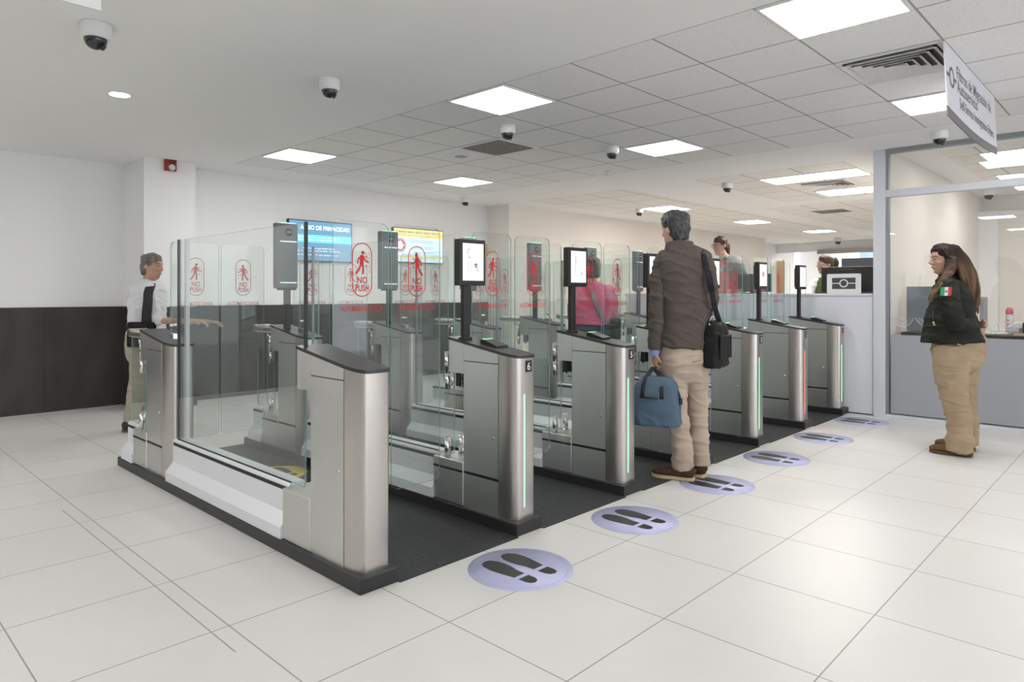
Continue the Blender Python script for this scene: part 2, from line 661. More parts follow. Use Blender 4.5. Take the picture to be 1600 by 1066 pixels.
# glazed office: partition wall, back wall, window wall
sbox('wall_office_side', (7.90, 12.8, 2.10, 2.18, 0, ZC), M_WARMLIT)
sbox('wall_office_back', (12.8, 12.9, -4, 2.18, 0, ZC), M_WARMLIT)
GX = 7.85
win = thing('window_1', '', '')
del win['label'], win['category']
structure(win)
bm = bmesh.new()
box(bm, GX - 0.03, GX + 0.05, 2.115, 2.232, 0.0, ZC, bev=0.004)
link_mesh('mullion', bm, M_FRAME, win)
bm = bmesh.new()
box(bm, GX - 0.02, GX + 0.04, 2.085, 2.115, 0.03, 2.29)
box(bm, GX - 0.02, GX + 0.04, 2.085, 2.115, 2.365, ZC - 0.045)
link_mesh('glazing_bead', bm, M_GREYCH, win)
boxo('transom', (GX - 0.03, GX + 0.05, -4, 2.115, 2.29, 2.365), M_FRAME, win, 0.004)
boxo('head_rail', (GX - 0.03, GX + 0.05, -4, 2.115, ZC - 0.045, ZC), M_GREYCH, win)
boxo('bottom_track', (GX - 0.03, GX + 0.05, -4, 2.115, 0, 0.035), M_FRAME, win, 0.003)
boxo('lower_pane', (GX, GX + 0.012, -4, 2.085, 0.035, 2.29), M_PANE, win)
boxo('upper_pane', (GX, GX + 0.012, -4, 2.085, 2.365, ZC - 0.045), M_PANE, win)
boxo('frosted_film', (GX - 0.0025, GX - 0.0005, -4, 2.07, 0.05, 0.862), film_mat('frosted_film', (0.42, 0.44, 0.47), 0.86), win)
bm = bmesh.new()
pl = lambda y, z: V((GX - 0.001, -y, z))
for k in range(-6, 13):
    y0 = -2.05 + k * 0.44
    if y0 < -2.06:
        continue
    for j in range(5):
        a = y0 + 0.20 + j * 0.036
        stroke(bm, [(a, 1.045), (a + 0.10, 0.915)], 0.016, pl)
    for r_ in (0.03, 0.06, 0.09):
        stroke(bm, [(y0 + 0.09 + r_ * math.cos(PI + PI * i / 10), 1.04 + r_ * math.sin(PI + PI * i / 10)) for i in range(11)], 0.014, pl)
link_mesh('frosted_pattern', bm, film_mat('frost_white', (0.80, 0.81, 0.82), 0.22), win)

# cream door frame in the office back wall
bm = bmesh.new()
box(bm, 12.62, 12.8, 1.86, 2.10, 0, 2.55)
box(bm, 12.72, 12.8, 0.70, 1.86, 2.47, 2.55)
box(bm, 12.72, 12.8, 0.60, 0.70, 0, 2.55)
struct('door_1', bm, M_WALL)


# ------------------------------------------------------------------ lights in the ceiling
def lamp_panel(x0, x1, y0, y1, label, group, m, energy=None):
    t = thing('ceiling_light_panel', label, 'ceiling light', ((x0 + x1) / 2, (y0 + y1) / 2, ZC), 0, group)
    w, d = (x1 - x0) / 2, (y1 - y0) / 2
    bm = bmesh.new()
    f = 0.016
    for dims in ((-w, w, -d, -d + f), (-w, w, d - f, d), (-w, -w + f, -d + f, d - f), (w - f, w, -d + f, d - f)):
        box(bm, *dims, -0.012, 0.0)
    link_mesh('frame', bm, M_WHITE, t)
    bm = bmesh.new()
    box(bm, -w + f, w - f, -d + f, d - f, -0.006, -0.001)
    link_mesh('diffuser', bm, m, t)
    return t


def cell(i, j):
    x = 3.475 + 0.597 * i
    y = 0.955 + 0.6165 * j
    return x + 0.008, x + 0.589, y + 0.008, y + 0.608


GA = 'square lights in the near ceiling grid'
lamp_panel(*cell(0, 9), 'square ceiling light beside the wall end of the plain ceiling edge, above the rear of the gates', GA, M_LAMP)
lamp_panel(*cell(0, 4), 'large bright square ceiling light on the plain ceiling edge in front of the dark air grille', GA, M_LAMP)
lamp_panel(*cell(0, 0), 'biggest square ceiling light, cut off by the top of the photo', GA, M_LAMP)
lamp_panel(*cell(4, 9), 'square ceiling light above the yellow-headed wall screen, near the far dome camera', GA, M_LAMP)
lamp_panel(*cell(4, 4), 'square ceiling light right of the dome camera, above the man in the brown jacket', GA, M_LAMP)
lamp_panel(*cell(4, 0), 'square ceiling light partly hidden by the hanging sign', GA, M_LAMP)
for i in (0, 4):
    lamp_panel(*cell(i, -5), 'unseen square ceiling light added as fill behind the photographer', 'lights behind the photographer', M_LAMP)
for x in (-4.2, -0.8):  # unseen panels added to fill the near hall with light
    for y in (-4.5, -1.2, 2.1):
        lamp_panel(x, x + 0.6, y, y + 0.6, 'unseen square ceiling light added as fill behind the photographer', 'lights behind the photographer', M_LAMP)
for x in (-3.4, -1.3):  # unseen panels added off to the left to brighten the left back wall
    for y in (4.9, 7.2):
        lamp_panel(x, x + 0.6, y, y + 0.6, 'unseen square ceiling light added as fill behind the photographer', 'lights behind the photographer', M_LAMP)
GB = 'lights in the far ceiling'
lamp_panel(8.72, 9.28, 2.66, 3.87, 'long ceiling light left of the glass office mullion, nearest of the two long ones', GB, M_LAMPW)
lamp_panel(10.30, 10.92, 2.50, 3.74, 'long ceiling light cut by the glass office mullion, behind the nearest long one', GB, M_LAMPW)
lamp_panel(10.25, 10.95, 6.08, 6.68, 'small ceiling light just above the head of the man in the brown jacket', GB, M_LAMPW)
lamp_panel(13.45, 14.15, 5.98, 6.52, 'ceiling light above the man in the red vest', GB, M_LAMPW)
lamp_panel(16.65, 17.3, 5.72, 6.32, 'farthest ceiling light, above the officer at the white counter', GB, M_LAMPW)
lamp_panel(13.4, 14.0, 1.8, 2.4, 'ceiling light in the far room', GB, M_LAMPW)
lamp_panel(21.4, 22.0, 5.2, 7.0, 'ceiling light in the far bright room', GB, M_LAMPW)
GO = 'lights in the glass office'
lamp_panel(8.72, 9.26, 0.25, 1.46, 'ceiling light inside the glass office behind the hanging sign', GO, M_LAMPO)
lamp_panel(10.5, 11.1, 0.35, 1.58, 'ceiling light inside the glass office near its back wall', GO, M_LAMPO)
lamp_panel(8.9, 9.5, -2.2, -1.0, 'ceiling light inside the glass office outside the photo', GO, M_LAMPO)


def downlight(x, y, label):
    t = thing('recessed_downlight', label, 'ceiling light', (x, y, ZC), 0, 'round downlights in the plain ceiling')
    bm = bmesh.new()
    lathe(bm, [(0.07, -0.004), (0.092, -0.005), (0.095, 0.0), (0.07, 0.0), (0.07, -0.004)])
    link_mesh('trim_ring', bm, M_WHITE, t)
    bm = bmesh.new()
    lathe(bm, [(0.0, -0.003), (0.069, -0.003), (0.069, -0.001), (0.0, -0.001)])
    link_mesh('lens', bm, mat('downlight_lens', (0.9, 0.9, 0.9), 0.5, emit=(1, 0.99, 0.97), estr=30.0), t)
    return t


downlight(1.674, 5.70, 'round recessed downlight in the plain ceiling between two dome cameras')


# ------------------------------------------------------------------ cameras, detectors, grilles
def dome(x, y, label, s=1.0, z=ZC, yaw=0.0, group='dome cameras on the ceiling'):
    t = thing('dome_camera', label, 'security camera', (x, y, z), yaw, group)
    bm = bmesh.new()
    lathe(bm, [(0, 0), (0.072 * s, 0), (0.074 * s, -0.006 * s), (0.072 * s, -0.062 * s), (0.066 * s, -0.072 * s), (0.055 * s, -0.075 * s), (0, -0.075 * s)])
    link_mesh('housing', bm, M_WHITE, t)
    bm = bmesh.new()
    lathe(bm, [(0.053 * s, -0.074 * s)] + [(0.053 * s * math.cos(a), -0.078 * s - 0.05 * s * math.sin(a)) for a in (0, 0.3, 0.6, 0.9, 1.2, 1.4)] + [(0, -0.128 * s)])
    b = link_mesh('dome', bm, M_DOME, t)
    bm = bmesh.new()
    cyl(bm, (0.02 * s, -0.01 * s, -0.105 * s), (0.034 * s, -0.018 * s, -0.118 * s), 0.016 * s)
    link_mesh('lens', bm, M_BLACK, b)
    return t


for a in ((1.145, 4.31, 'largest dome camera, white with dark dome, at the top left of the plain ceiling', 1.10),
          (2.58, 4.246, 'dome camera on the plain ceiling right of the round downlight', 1.0),
          (4.376, 4.248, 'dome camera between the large square light and the dark air grille', 1.0),
          (5.741, 4.089, 'dome camera left of the square light above the man in the brown jacket', 1.0),
          (7.221, 7.932, 'small distant dome camera near the corner of the back wall', 1.0),
          (8.717, 4.31, 'cream dome camera left of the long ceiling lights', 1.0),
          (7.292, 1.517, 'dome camera just above the glass office head rail by the hanging sign', 1.0),
          (10.30, 6.75, 'tiny dome camera beside the small ceiling light over the brown-jacket man', 1.0),
          (11.9, 1.86, 'dome camera inside the glass office in the corner of its ceiling', 1.1),
          (19.4, 6.41, 'farthest dome camera, a dark dot above the officer at the counter', 1.4)):
    dome(a[0], a[1], a[2], a[3])

t = thing('smoke_detector', 'round white ceiling speaker grille left of the dark air grille', 'speaker', (4.978, 5.54, ZC))
bm = bmesh.new()
lathe(bm, [(0, -0.012), (0.10, -0.012), (0.135, -0.006), (0.14, 0), (0, 0)])
link_mesh('bezel', bm, M_WHITE, t)
bm = bmesh.new()
lathe(bm, [(0, -0.0145), (0.07, -0.0145), (0.07, -0.012), (0, -0.012)])
link_mesh('grille', bm, mat('speaker_mesh', (0.42, 0.42, 0.41), 0.7), t)
t.name = 'ceiling_speaker'

t = thing('sprinkler_head', 'small metal sprinkler head under the ceiling below a dome camera', 'sprinkler', (6.882, 4.96, ZC))
bm = bmesh.new()
lathe(bm, [(0, 0), (0.04, 0), (0.042, -0.008), (0.012, -0.012), (0.010, -0.035), (0, -0.035)], n=16)
link_mesh('escutcheon', bm, M_CHROME, t)
bm = bmesh.new()
lathe(bm, [(0, -0.05), (0.028, -0.048), (0.028, -0.045), (0.006, -0.043), (0.006, -0.035), (0, -0.035)], n=16)
link_mesh('deflector', bm, M_CHROME, t)


def grille(x0, x1, y0, y1, label, kind='louvre', m=None):
    t = thing('air_grille', label, 'air vent', ((x0 + x1) / 2, (y0 + y1) / 2, ZC), 0, 'air grilles in the ceiling')
    w, d = (x1 - x0) / 2, (y1 - y0) / 2
    bm = bmesh.new()
    f = 0.03
    for dims in ((-w, w, -d, -d + f), (-w, w, d - f, d), (-w, -w + f, -d + f, d - f), (w - f, w, -d + f, d - f)):
        box(bm, *dims, -0.008, 0.0)
    link_mesh('frame', bm, M_WHITE, t)
    bm = bmesh.new()
    box(bm, -w + f, w - f, -d + f, d - f, -0.002, -0.0005)
    link_mesh('duct', bm, mat('duct_dark', (0.10, 0.09, 0.085), 0.8), t)
    bm = bmesh.new()
    if kind == 'eggcrate':
        n = 16
        for k in range(1, n):
            x = -w + f + (2 * w - 2 * f) * k / n
            box(bm, x - 0.0035, x + 0.0035, -d + f, d - f, -0.012, -0.002)
            y = -d + f + (2 * d - 2 * f) * k / n
            box(bm, -w + f, w - f, y - 0.0035, y + 0.0035, -0.012, -0.002)
    else:
        # four-way diffuser: nested square vanes sloping outwards
        for k in range(5):
            s = 1 - 0.19 * k
            a, b = (w - f) * s, (d - f) * s
            e = 0.032
            o4 = [(-a, -b), (a, -b), (a, b), (-a, b)]
            i4 = [(-a + e, -b + e), (a - e, -b + e), (a - e, b - e), (-a + e, b - e)]
            for q in range(4):
                p0, p1, p2, p3 = o4[q], o4[(q + 1) % 4], i4[(q + 1) % 4], i4[q]
                vs = [(*p0, -0.030), (*p1, -0.030), (*p2, -0.006), (*p3, -0.006)]
                A = [bm.verts.new(v) for v in vs]
                B = [bm.verts.new((v[0], v[1], v[2] + 0.003)) for v in vs]
                bm.faces.new(A)
                bm.faces.new(B[::-1])
                for u in range(4):
                    bm.faces.new((A[u], A[(u + 1) % 4], B[(u + 1) % 4], B[u]))
        bmesh.ops.recalc_face_normals(bm, faces=bm.faces)
    link_mesh('vanes', bm, m or M_WHITE, t)
    return t


grille(4.675, 5.26, 4.66, 5.265, 'dark square air grille behind the dome camera in the near ceiling grid', 'eggcrate', mat('grille_grey', (0.35, 0.33, 0.31), 0.6))
grille(4.675, 5.26, 0.963, 1.565, 'large white louvred air vent left of the hanging sign')
grille(9.45, 10.05, 3.05, 3.65, 'far air vent between the two long ceiling lights')
grille(12.7, 13.3, 4.1, 4.7, 'far dark air vent above the officer at the counter', 'eggcrate', mat('grille_grey', (0.35, 0.33, 0.31), 0.6))

# fire alarm on the pillar
t = thing('fire_alarm', 'red fire alarm strobe high on the white pillar', 'fire alarm', (2.885, 8.10, 2.735))
boxo('housing', (-0.062, 0.062, -0.05, 0, -0.07, 0.065), mat('alarm_red', (0.30, 0.012, 0.018), 0.35), t, 0.008)
bm = bmesh.new()
lathe(bm, [(0, 0.018), (0.028, 0.014), (0.038, 0), (0, 0)], n=20)
bmesh.ops.rotate(bm, verts=bm.verts, cent=(0, 0, 0), matrix=Matrix.Rotation(PI / 2, 3, 'X'))
bmesh.ops.translate(bm, verts=bm.verts, vec=(0.012, -0.05, -0.032))
link_mesh('strobe_lens', bm, mat('strobe_clear', (0.75, 0.76, 0.76), 0.15), t)
bm = bmesh.new()
for k in range(4):
    box(bm, -0.02, 0.045, -0.053, -0.05, 0.008 + k * 0.012, 0.013 + k * 0.012)
link_mesh('sounder_slots', bm, M_GROOVE, t)

# hanging signs
t = thing('hanging_sign', 'white bilingual sign hung from the ceiling grid at the upper right', 'sign', (5.45, 0.955 - math.sin(0.045) * ZC, ZC - math.cos(0.045) * ZC))
t.rotation_euler = (-0.045, 0, 0)
top, XL, XR = ZC - 0.003, -0.76, 0.86
bot = lambda x: 2.345 - 0.03 * math.sin(PI * (x - XL) / (XR - XL))
xs_ = [XL + (XR - XL) * i / 14 for i in range(15)]
bm = bmesh.new()
prism(bm, [(XL, top), *[(x, bot(x) + 0.055) for x in xs_], (XR, top)], lambda x, z: V((x, -0.004, z)), lambda x, z: V((x, 0.004, z)))
link_mesh('panel', bm, M_SIGNW, t)
bm = bmesh.new()
prism(bm, [*[(x, bot(x)) for x in xs_], *[(x, bot(x) + 0.055) for x in xs_[::-1]]], lambda x, z: V((x, -0.0042, z)), lambda x, z: V((x, 0.0042, z)))
link_mesh('grey_band', bm, M_SIGNG, t)
sp_ = lambda x, z: V((x, -0.0052, z))
for body, sz, x0, zz, xs_k in (('Filtros de Migración de', 0.116, -0.47, 2.628, 1.06), ('Autoservicio', 0.116, -0.47, 2.542, 1.06), ('Self-Service Immigration Filters', 0.096, -0.42, 2.450, 0.96)):
    bm = bmesh.new()
    put_text(bm, body, sz, lambda x, y: sp_(x0 + x, zz + y), align='LEFT', xs=xs_k, bold=0.0004)
    o_ = link_mesh('lettering', bm, M_TEXTG, t)
bm = bmesh.new()
stroke(bm, disc2(-0.61, 2.60, 0.055), 0.022, sp_, closed=True)
stroke(bm, [(-0.74, 2.60), (-0.665, 2.60)], 0.022, sp_)
stroke(bm, [(-0.555, 2.60), (-0.49, 2.60)], 0.022, sp_)
link_mesh('logo', bm, M_TEXTG, t)
t = thing('hanging_sign', 'blank white board corner hanging at the top left edge', 'sign', (0.48, 3.16, 0))
boxo('panel', (-0.38, 0.378, -0.006, 0.006, 2.45, ZC - 0.06), mat('bright_board', (0.86, 0.86, 0.86), 0.4), t)
bm = bmesh.new()
for x in (-0.3, 0.3):
    cyl(bm, (x, 0, ZC - 0.06), (x, 0, ZC - 0.002), 0.004, n=8)
link_mesh('hanger_rods', bm, M_CHROME, t)


# ------------------------------------------------------------------ wall screens
def wall_screen(x0, x1, z0, z1, label, mface):
    t = thing('wall_screen', label, 'screen', ((x0 + x1) / 2, 8.46, (z0 + z1) / 2))
    w, h = (x1 - x0) / 2, (z1 - z0) / 2
    boxo('housing', (-w, w, -0.055, 0, -h, h), M_BLACK, t, 0.004)
    boxo('display', (-w + 0.012, w - 0.012, -0.057, -0.054, -h + 0.015, h - 0.012), mface, t)
    return t, w, h


M_TVB = mat('screen_blue', (0.01, 0.01, 0.01), 0.25, emit=(0.10, 0.26, 0.42), estr=0.95)
M_TVT = mat('screen_teal', (0.01, 0.01, 0.01), 0.25, emit=(0.13, 0.62, 0.68), estr=0.95)
M_TVW = mat('screen_text_white', (0.01, 0.01, 0.01), 0.25, emit=(0.9, 0.95, 1), estr=1.0)
M_TVP = mat('screen_pale', (0.01, 0.01, 0.01), 0.25, emit=(0.62, 0.76, 0.86), estr=1.0)
M_TVY = mat('screen_yellow', (0.01, 0.01, 0.01), 0.25, emit=(0.85, 0.60, 0.18), estr=1.0)
M_TVN = mat('screen_navy_text', (0.01, 0.01, 0.01), 0.25, emit=(0.22, 0.30, 0.42), estr=0.9)
t, w, h = wall_screen(4.49, 5.47, 1.725, 2.285, 'wall screen showing a blue privacy notice', M_TVB)
pf = lambda x, z: V((x, -0.0585, z))
bm = bmesh.new()
flat(bm, [(-w + 0.012, -0.02), (w - 0.012, -0.02), (w - 0.012, 0.085), (-w + 0.012, 0.085)], lambda x, z: V((x, -0.058, z)), 1)
put_text(bm, 'AVISO DE PRIVACIDAD', 0.080, lambda x, y: pf(-0.315 + x, 0.155 + y), align='LEFT', bold=0.0015, xs=0.92)
for k, (a, b, z) in enumerate(((-0.40, 0.30, 0.052), (-0.40, 0.34, 0.015), (-0.28, 0.22, -0.10), (-0.36, 0.30, -0.135), (-0.36, 0.26, -0.19))):
    for i in range(14):
        u = a + (b - a) * i / 14
        stroke(bm, [(u, z), (u + (b - a) / 14 * (0.55 + 0.3 * ((i * 7 + k) % 3) / 2), z)], 0.010, pf)
link_mesh('notice_text', bm, [M_TVW, M_TVT], t)
t, w, h = wall_screen(6.19, 7.17, 1.76, 2.295, 'wall screen with a yellow heading and a red stop hand', M_TVP)
bm = bmesh.new()
flat(bm, [(-w + 0.012, 0.13), (w - 0.012, 0.13), (w - 0.012, h - 0.014), (-w + 0.012, h - 0.014)], lambda x, z: V((x, -0.058, z)), 1)
flat(bm, [(-w + 0.012, -0.19), (w - 0.012, -0.19), (w - 0.012, -0.155), (-w + 0.012, -0.155)], lambda x, z: V((x, -0.058, z)), 1)
octo = lambda r: [(-0.36 + r * math.cos(PI / 8 + k * PI / 4), 0.0 + r * math.sin(PI / 8 + k * PI / 4)) for k in range(8)]
flat(bm, octo(0.115), lambda x, z: V((x, -0.058, z)), 2)
stroke(bm, octo(0.10), 0.006, pf, 0, closed=True)
flat(bm, rrect(-0.40, -0.32, -0.06, 0.01, 0.02), pf, 0)
for k, (x, l) in enumerate(((-0.393, 0.055), (-0.372, 0.07), (-0.350, 0.065), (-0.329, 0.05))):
    stroke(bm, [(x, 0.0), (x, l)], 0.015, pf, 0)
stroke(bm, [(-0.325, -0.03), (-0.295, 0.012)], 0.016, pf, 0)
for k, (a, b, z, wd) in enumerate(((-0.44, 0.42, 0.205, 0.026), (-0.42, 0.22, 0.158, 0.010), (-0.18, 0.26, 0.08, 0.010), (-0.18, 0.30, 0.055, 0.010), (-0.1, 0.30, -0.02, 0.010), (-0.1, 0.26, -0.045, 0.010), (-0.14, 0.32, -0.10, 0.010))):
    for i in range(16):
        u = a + (b - a) * i / 16
        stroke(bm, [(u, z), (u + (b - a) / 16 * (0.55 + 0.3 * ((i * 5 + k) % 3) / 2), z)], wd, pf, 3)
link_mesh('notice_art', bm, [M_TVW, M_TVY, M_SCRR, M_TVN], t)
t = thing('wall_poster', 'small orange poster on the back wall behind the nearest gate screen', 'poster', (8.10, 8.44, 2.03))
boxo('sheet', (-0.115, 0.115, 0.016, 0.02, -0.11, 0.11), mat('orange_paper', (0.80, 0.47, 0.12), 0.6), t)
bm = bmesh.new()
flat(bm, disc2(0.01, -0.02, 0.06, ry=0.075), lambda x, z: V((x, 0.015, z)))
flat(bm, disc2(0.01, 0.07, 0.028), lambda x, z: V((x, 0.015, z)))
link_mesh('print', bm, mat('poster_grey', (0.50, 0.42, 0.28), 0.6), t)
# ------------------------------------------------------------------ passport gates
GX_ = [1.755, 2.728, 3.719, 4.700, 5.690, 6.709, 7.745]      # centre lines, nearest first
GNO = [None, 6, 5, 4, 3, 2, 1]
Y0, DY = 2.52, 2.20           # nose of the front pedestal; the rear one stands DY behind
ZB = 0.065


def ztop(y):                  # sloping top of a pedestal, y measured from its nose
    return 0.955 + 0.153 * y


def plan(e=0.0):
    """outline of a pedestal seen from above, nose at y = 0, grown by e"""
    p = []
    for i in range(9):
        a = PI / 2 * i / 8
        p.append((-0.028 - (0.050 + e) * math.sin(a), 0.118 - (0.118 + e) * math.cos(a)))
    back = 0.405
    p += [(-0.078 - e, back), (0.085 + e, back)]
    for i in range(5):
        a = PI / 2 * i / 4
        p.append((0.067 + (0.018 + e) * math.cos(a), 0.02 - (0.02 + e) * math.sin(a)))
    return p


def slab(bm, poly, zlo, zhi):
    A = [bm.verts.new((x, y, zlo(y))) for x, y in poly]
    B = [bm.verts.new((x, y, zhi(y))) for x, y in poly]
    n = len(poly)
    fs = [bm.faces.new((A[i], A[(i + 1) % n], B[(i + 1) % n], B[i])) for i in range(n)]
    fs += [bm.faces.new(A[::-1]), bm.faces.new(B)]
    bmesh.ops.recalc_face_normals(bm, faces=fs)
    return fs


MESH = {}


def keep(key, build):
    if key not in MESH:
        MESH[key] = build()
    return MESH[key]


def mk(name, m, fn, smooth_angle=None):
    """mesh data built once and shared by all gates"""
    def build():
        bm = bmesh.new()
        fn(bm)
        bm.normal_update()
        me = bpy.data.meshes.new(name)
        bm.to_mesh(me)
        bm.free()
        for x in (m if isinstance(m, (list, tuple)) else [m]):
            me.materials.append(x)
        if smooth_angle:
            me.polygons.foreach_set('use_smooth', [True] * len(me.polygons))
            me.set_sharp_from_angle(angle=smooth_angle)
        return me
    return keep(name, build)


def part(name, me, parent, y=0.0, x=0.0, z=0.0):
    o = mesh_obj(name, me, parent)
    o.location = (x, y, z)
    return o


CAPT = 0.016


def f_body(bm):
    slab(bm, plan(), lambda y: ZB, lambda y: ztop(y) - CAPT)


def f_cap(bm):
    p = [q for q in plan(0.006) if q[1] < 0.40]
    p = p[:9] + [(-0.084, 0.535), (0.091, 0.535)] + p[9:]
    slab(bm, p, lambda y: ztop(y) - CAPT, ztop)


def f_head(bm):
    p = [(-0.078, 0.405), (-0.078, 0.533), (0.085, 0.533), (0.085, 0.405)]
    slab(bm, p, lambda y: 0.828, lambda y: ztop(y) - CAPT)


def f_block(bm):
    for sx in (1,):
        box(bm, -0.085, 0.091, 0.405, 0.668, ZB, 0.320, bev=0.006)


SIDE = ((-0.0800, -0.0775), (0.0845, 0.0870))


def f_panel_l(bm, q):
    # service door, lower plate and upper plate on the long sides
    for x0, x1 in (SIDE[q],):
        box(bm, x0, x1, 0.122, 0.400, 0.272, 0.900)


def f_lower(bm, q):
    for x0, x1 in (SIDE[q],):
        box(bm, x0, x1, 0.122, 0.400, ZB, 0.256)


def f_upper(bm, q):
    for x0, x1 in (SIDE[q],):
        p = [(0.122, 0.905), (0.400, 0.905), (0.400, ztop(0.400) - CAPT - 0.002), (0.122, ztop(0.122) - CAPT - 0.002)]
        prism(bm, p, lambda y, z: V((x0, y, z)), lambda y, z: V((x1, y, z)))


def f_seam(bm, q):
    for x0, x1 in (((-0.0782, -0.0776), (0.0846, 0.0852))[q],):
        box(bm, x0, x1, 0.1195, 0.4025, ZB + 0.005, 0.95)


def f_slot(bm, q):
    for x0, x1 in (((-0.0858, -0.0848), (0.0908, 0.0918))[q],):
        box(bm, x0, x1, 0.407, 0.666, 0.256, 0.270)


def f_lock(bm, q):
    if q == 0:
        cyl(bm, (-0.0775, 0.16, 0.49), (-0.083, 0.16, 0.49), 0.008, n=14)
    else:
        cyl(bm, (0.0845, 0.16, 0.49), (0.090, 0.16, 0.49), 0.008, n=14)


def f_number_plate(bm):
    box(bm, 0.008, 0.056, -0.0025, 0.0005, 0.862, 0.924)


def f_strip(bm):
    box(bm, -0.005, 0.002, -0.002, 0.0005, 0.13, 0.742)


def f_hinge(bm, q):
    sx = (-0.052, 0.060)[q]
    cyl(bm, (sx, 0.575, 0.820), (sx, 0.575, 0.945), 0.019, n=18)
    box(bm, sx - 0.012, sx + 0.012, 0.53, 0.577, 0.862, 0.935, bev=0.003)
    cyl(bm, (sx, 0.575, 0.72), (sx, 0.575, 0.82), 0.016, n=18)


def f_pivot(bm, q):
    sx = (-0.052, 0.060)[q]
    cyl(bm, (sx, 0.575, 0.318), (sx, 0.575, 0.435), 0.019, n=18)


def f_hinge_bracket(bm, q):
    for sx in ((-0.020, 0.030)[q],):
        box(bm, sx - 0.008, sx + 0.008, 0.495, 0.53, 0.74, 0.83, bev=0.003)


def skirt_prof():
    return [(0.096, ZB), (0.096, 0.122), (0.048, 0.182), (0.048, 0.322), (0.040, 0.334), (-0.040, 0.334), (-0.048, 0.322), (-0.048, 0.182), (-0.096, 0.122), (-0.096, ZB)]


def f_skirt(bm):
    y0, y1 = Y0 + 0.668, Y0 + DY + 0.01
    prism(bm, skirt_prof(), lambda x, z: V((x, y0, z)), lambda x, z: V((x, y1, z)))


def f_skirt2(bm):
    y0, y1 = Y0 + DY + 0.668, 5.62
    prism(bm, skirt_prof(), lambda x, z: V((x, y0, z)), lambda x, z: V((x, y1, z)))


def f_groove(bm, r, q):
    for y0, y1 in (((Y0 + 0.669, Y0 + DY - 0.002), (Y0 + DY + 0.669, 5.618))[r],):
        for s in ((-1, 1)[q],):
            x0, x1 = sorted((s * 0.0475, s * 0.0492))
            box(bm, x0, x1, y0, y1, 0.292, 0.312)


def f_glass(bm):
    # side panel standing in the skirt, notched around the pedestal head
    ya, yb = Y0 + 0.540, Y0 + DY - 0.05
    poly = rrect(ya, yb, 0.336, 1.640, 0.012, 3)
    prism(bm, poly, lambda y, z: V((-0.036, y, z)), lambda y, z: V((-0.024, y, z)), 0, 1)


def f_edge(bm, q):
    ya, yb = Y0 + 0.540, Y0 + DY - 0.05
    if q == 0:
        box(bm, -0.038, -0.022, ya - 0.010, ya + 0.001, 1.03, 1.643)
        return
    box(bm, -0.038, -0.022, yb - 0.001, yb + 0.012, 0.335, 1.643)


def f_gasket(bm):
    box(bm, -0.040, -0.037, Y0 + 0.668, Y0 + DY - 0.05, 0.332, 0.342)


def f_channel(bm):
    yb = Y0 + DY - 0.05
    box(bm, 0.006, 0.030, yb - 0.02, yb + 0.012, 0.335, 1.643, bev=0.003)


def f_fin(bm):
    ya, yb = Y0 + DY - 0.034, Y0 + DY + 0.25
    p = rrect(ya, yb, 0.952, 1.645, 0.05, 6, (0, 0, 1, 1))
    p = [(y, max(z, ztop(y - Y0 - DY) + 0.004) if z < 1.1 else z) for y, z in p]
    prism(bm, p, lambda y, z: V((0.020, y, z)), lambda y, z: V((0.030, y, z)), 0, 1)


def f_knob(bm):
    for y in (Y0 + DY + 0.20,):
        cyl(bm, (0.0, y, ztop(0.2) + 0.085), (0.05, y, ztop(0.2) + 0.085), 0.013, n=16)


def f_clamp(bm):
    box(bm, 0.008, 0.042, Y0 + DY + 0.16, Y0 + DY + 0.24, ztop(0.16) - 0.004, ztop(0.16) + 0.035)


def f_endglass(bm, q):
    poly = rrect(Y0 + DY + 0.54, 5.55, 0.347, 0.985, 0.012, 3)
    a, b = ((-0.045, -0.035), (0.040, 0.050))[q]
    prism(bm, poly, lambda y, z: V((a, y, z)), lambda y, z: V((b, y, z)), 0, 1)


def f_rail(bm):
    ya, yb = Y0 + DY + 0.533, 5.60
    prism(bm, rrect(-0.060, 0.066, 0.965, 1.028, 0.02, 4), lambda x, z: V((x, ya, z)), lambda x, z: V((x, yb - 0.03, z)))
    cyl(bm, (-0.060, yb - 0.03, 1.0), (0.066, yb - 0.03, 1.0), 0.029, n=16)


def f_railknob(bm):
    x, y = -0.052, 5.35
    cyl(bm, (x - 0.008, y, 0.945), (x + 0.008, y, 0.945), 0.014, n=14)


def f_plinth(bm):
    box(bm, -0.100, 0.100, 2.482, 5.685, 0.0, ZB, bev=0.004)


def f_leaf(bm):
    poly = rrect(-0.174, 0.174, 0.20, 1.672, 0.045, 6)
    prism(bm, poly, lambda x, z: V((x, -0.005, z)), lambda x, z: V((x, 0.005, z)), 0, 1)


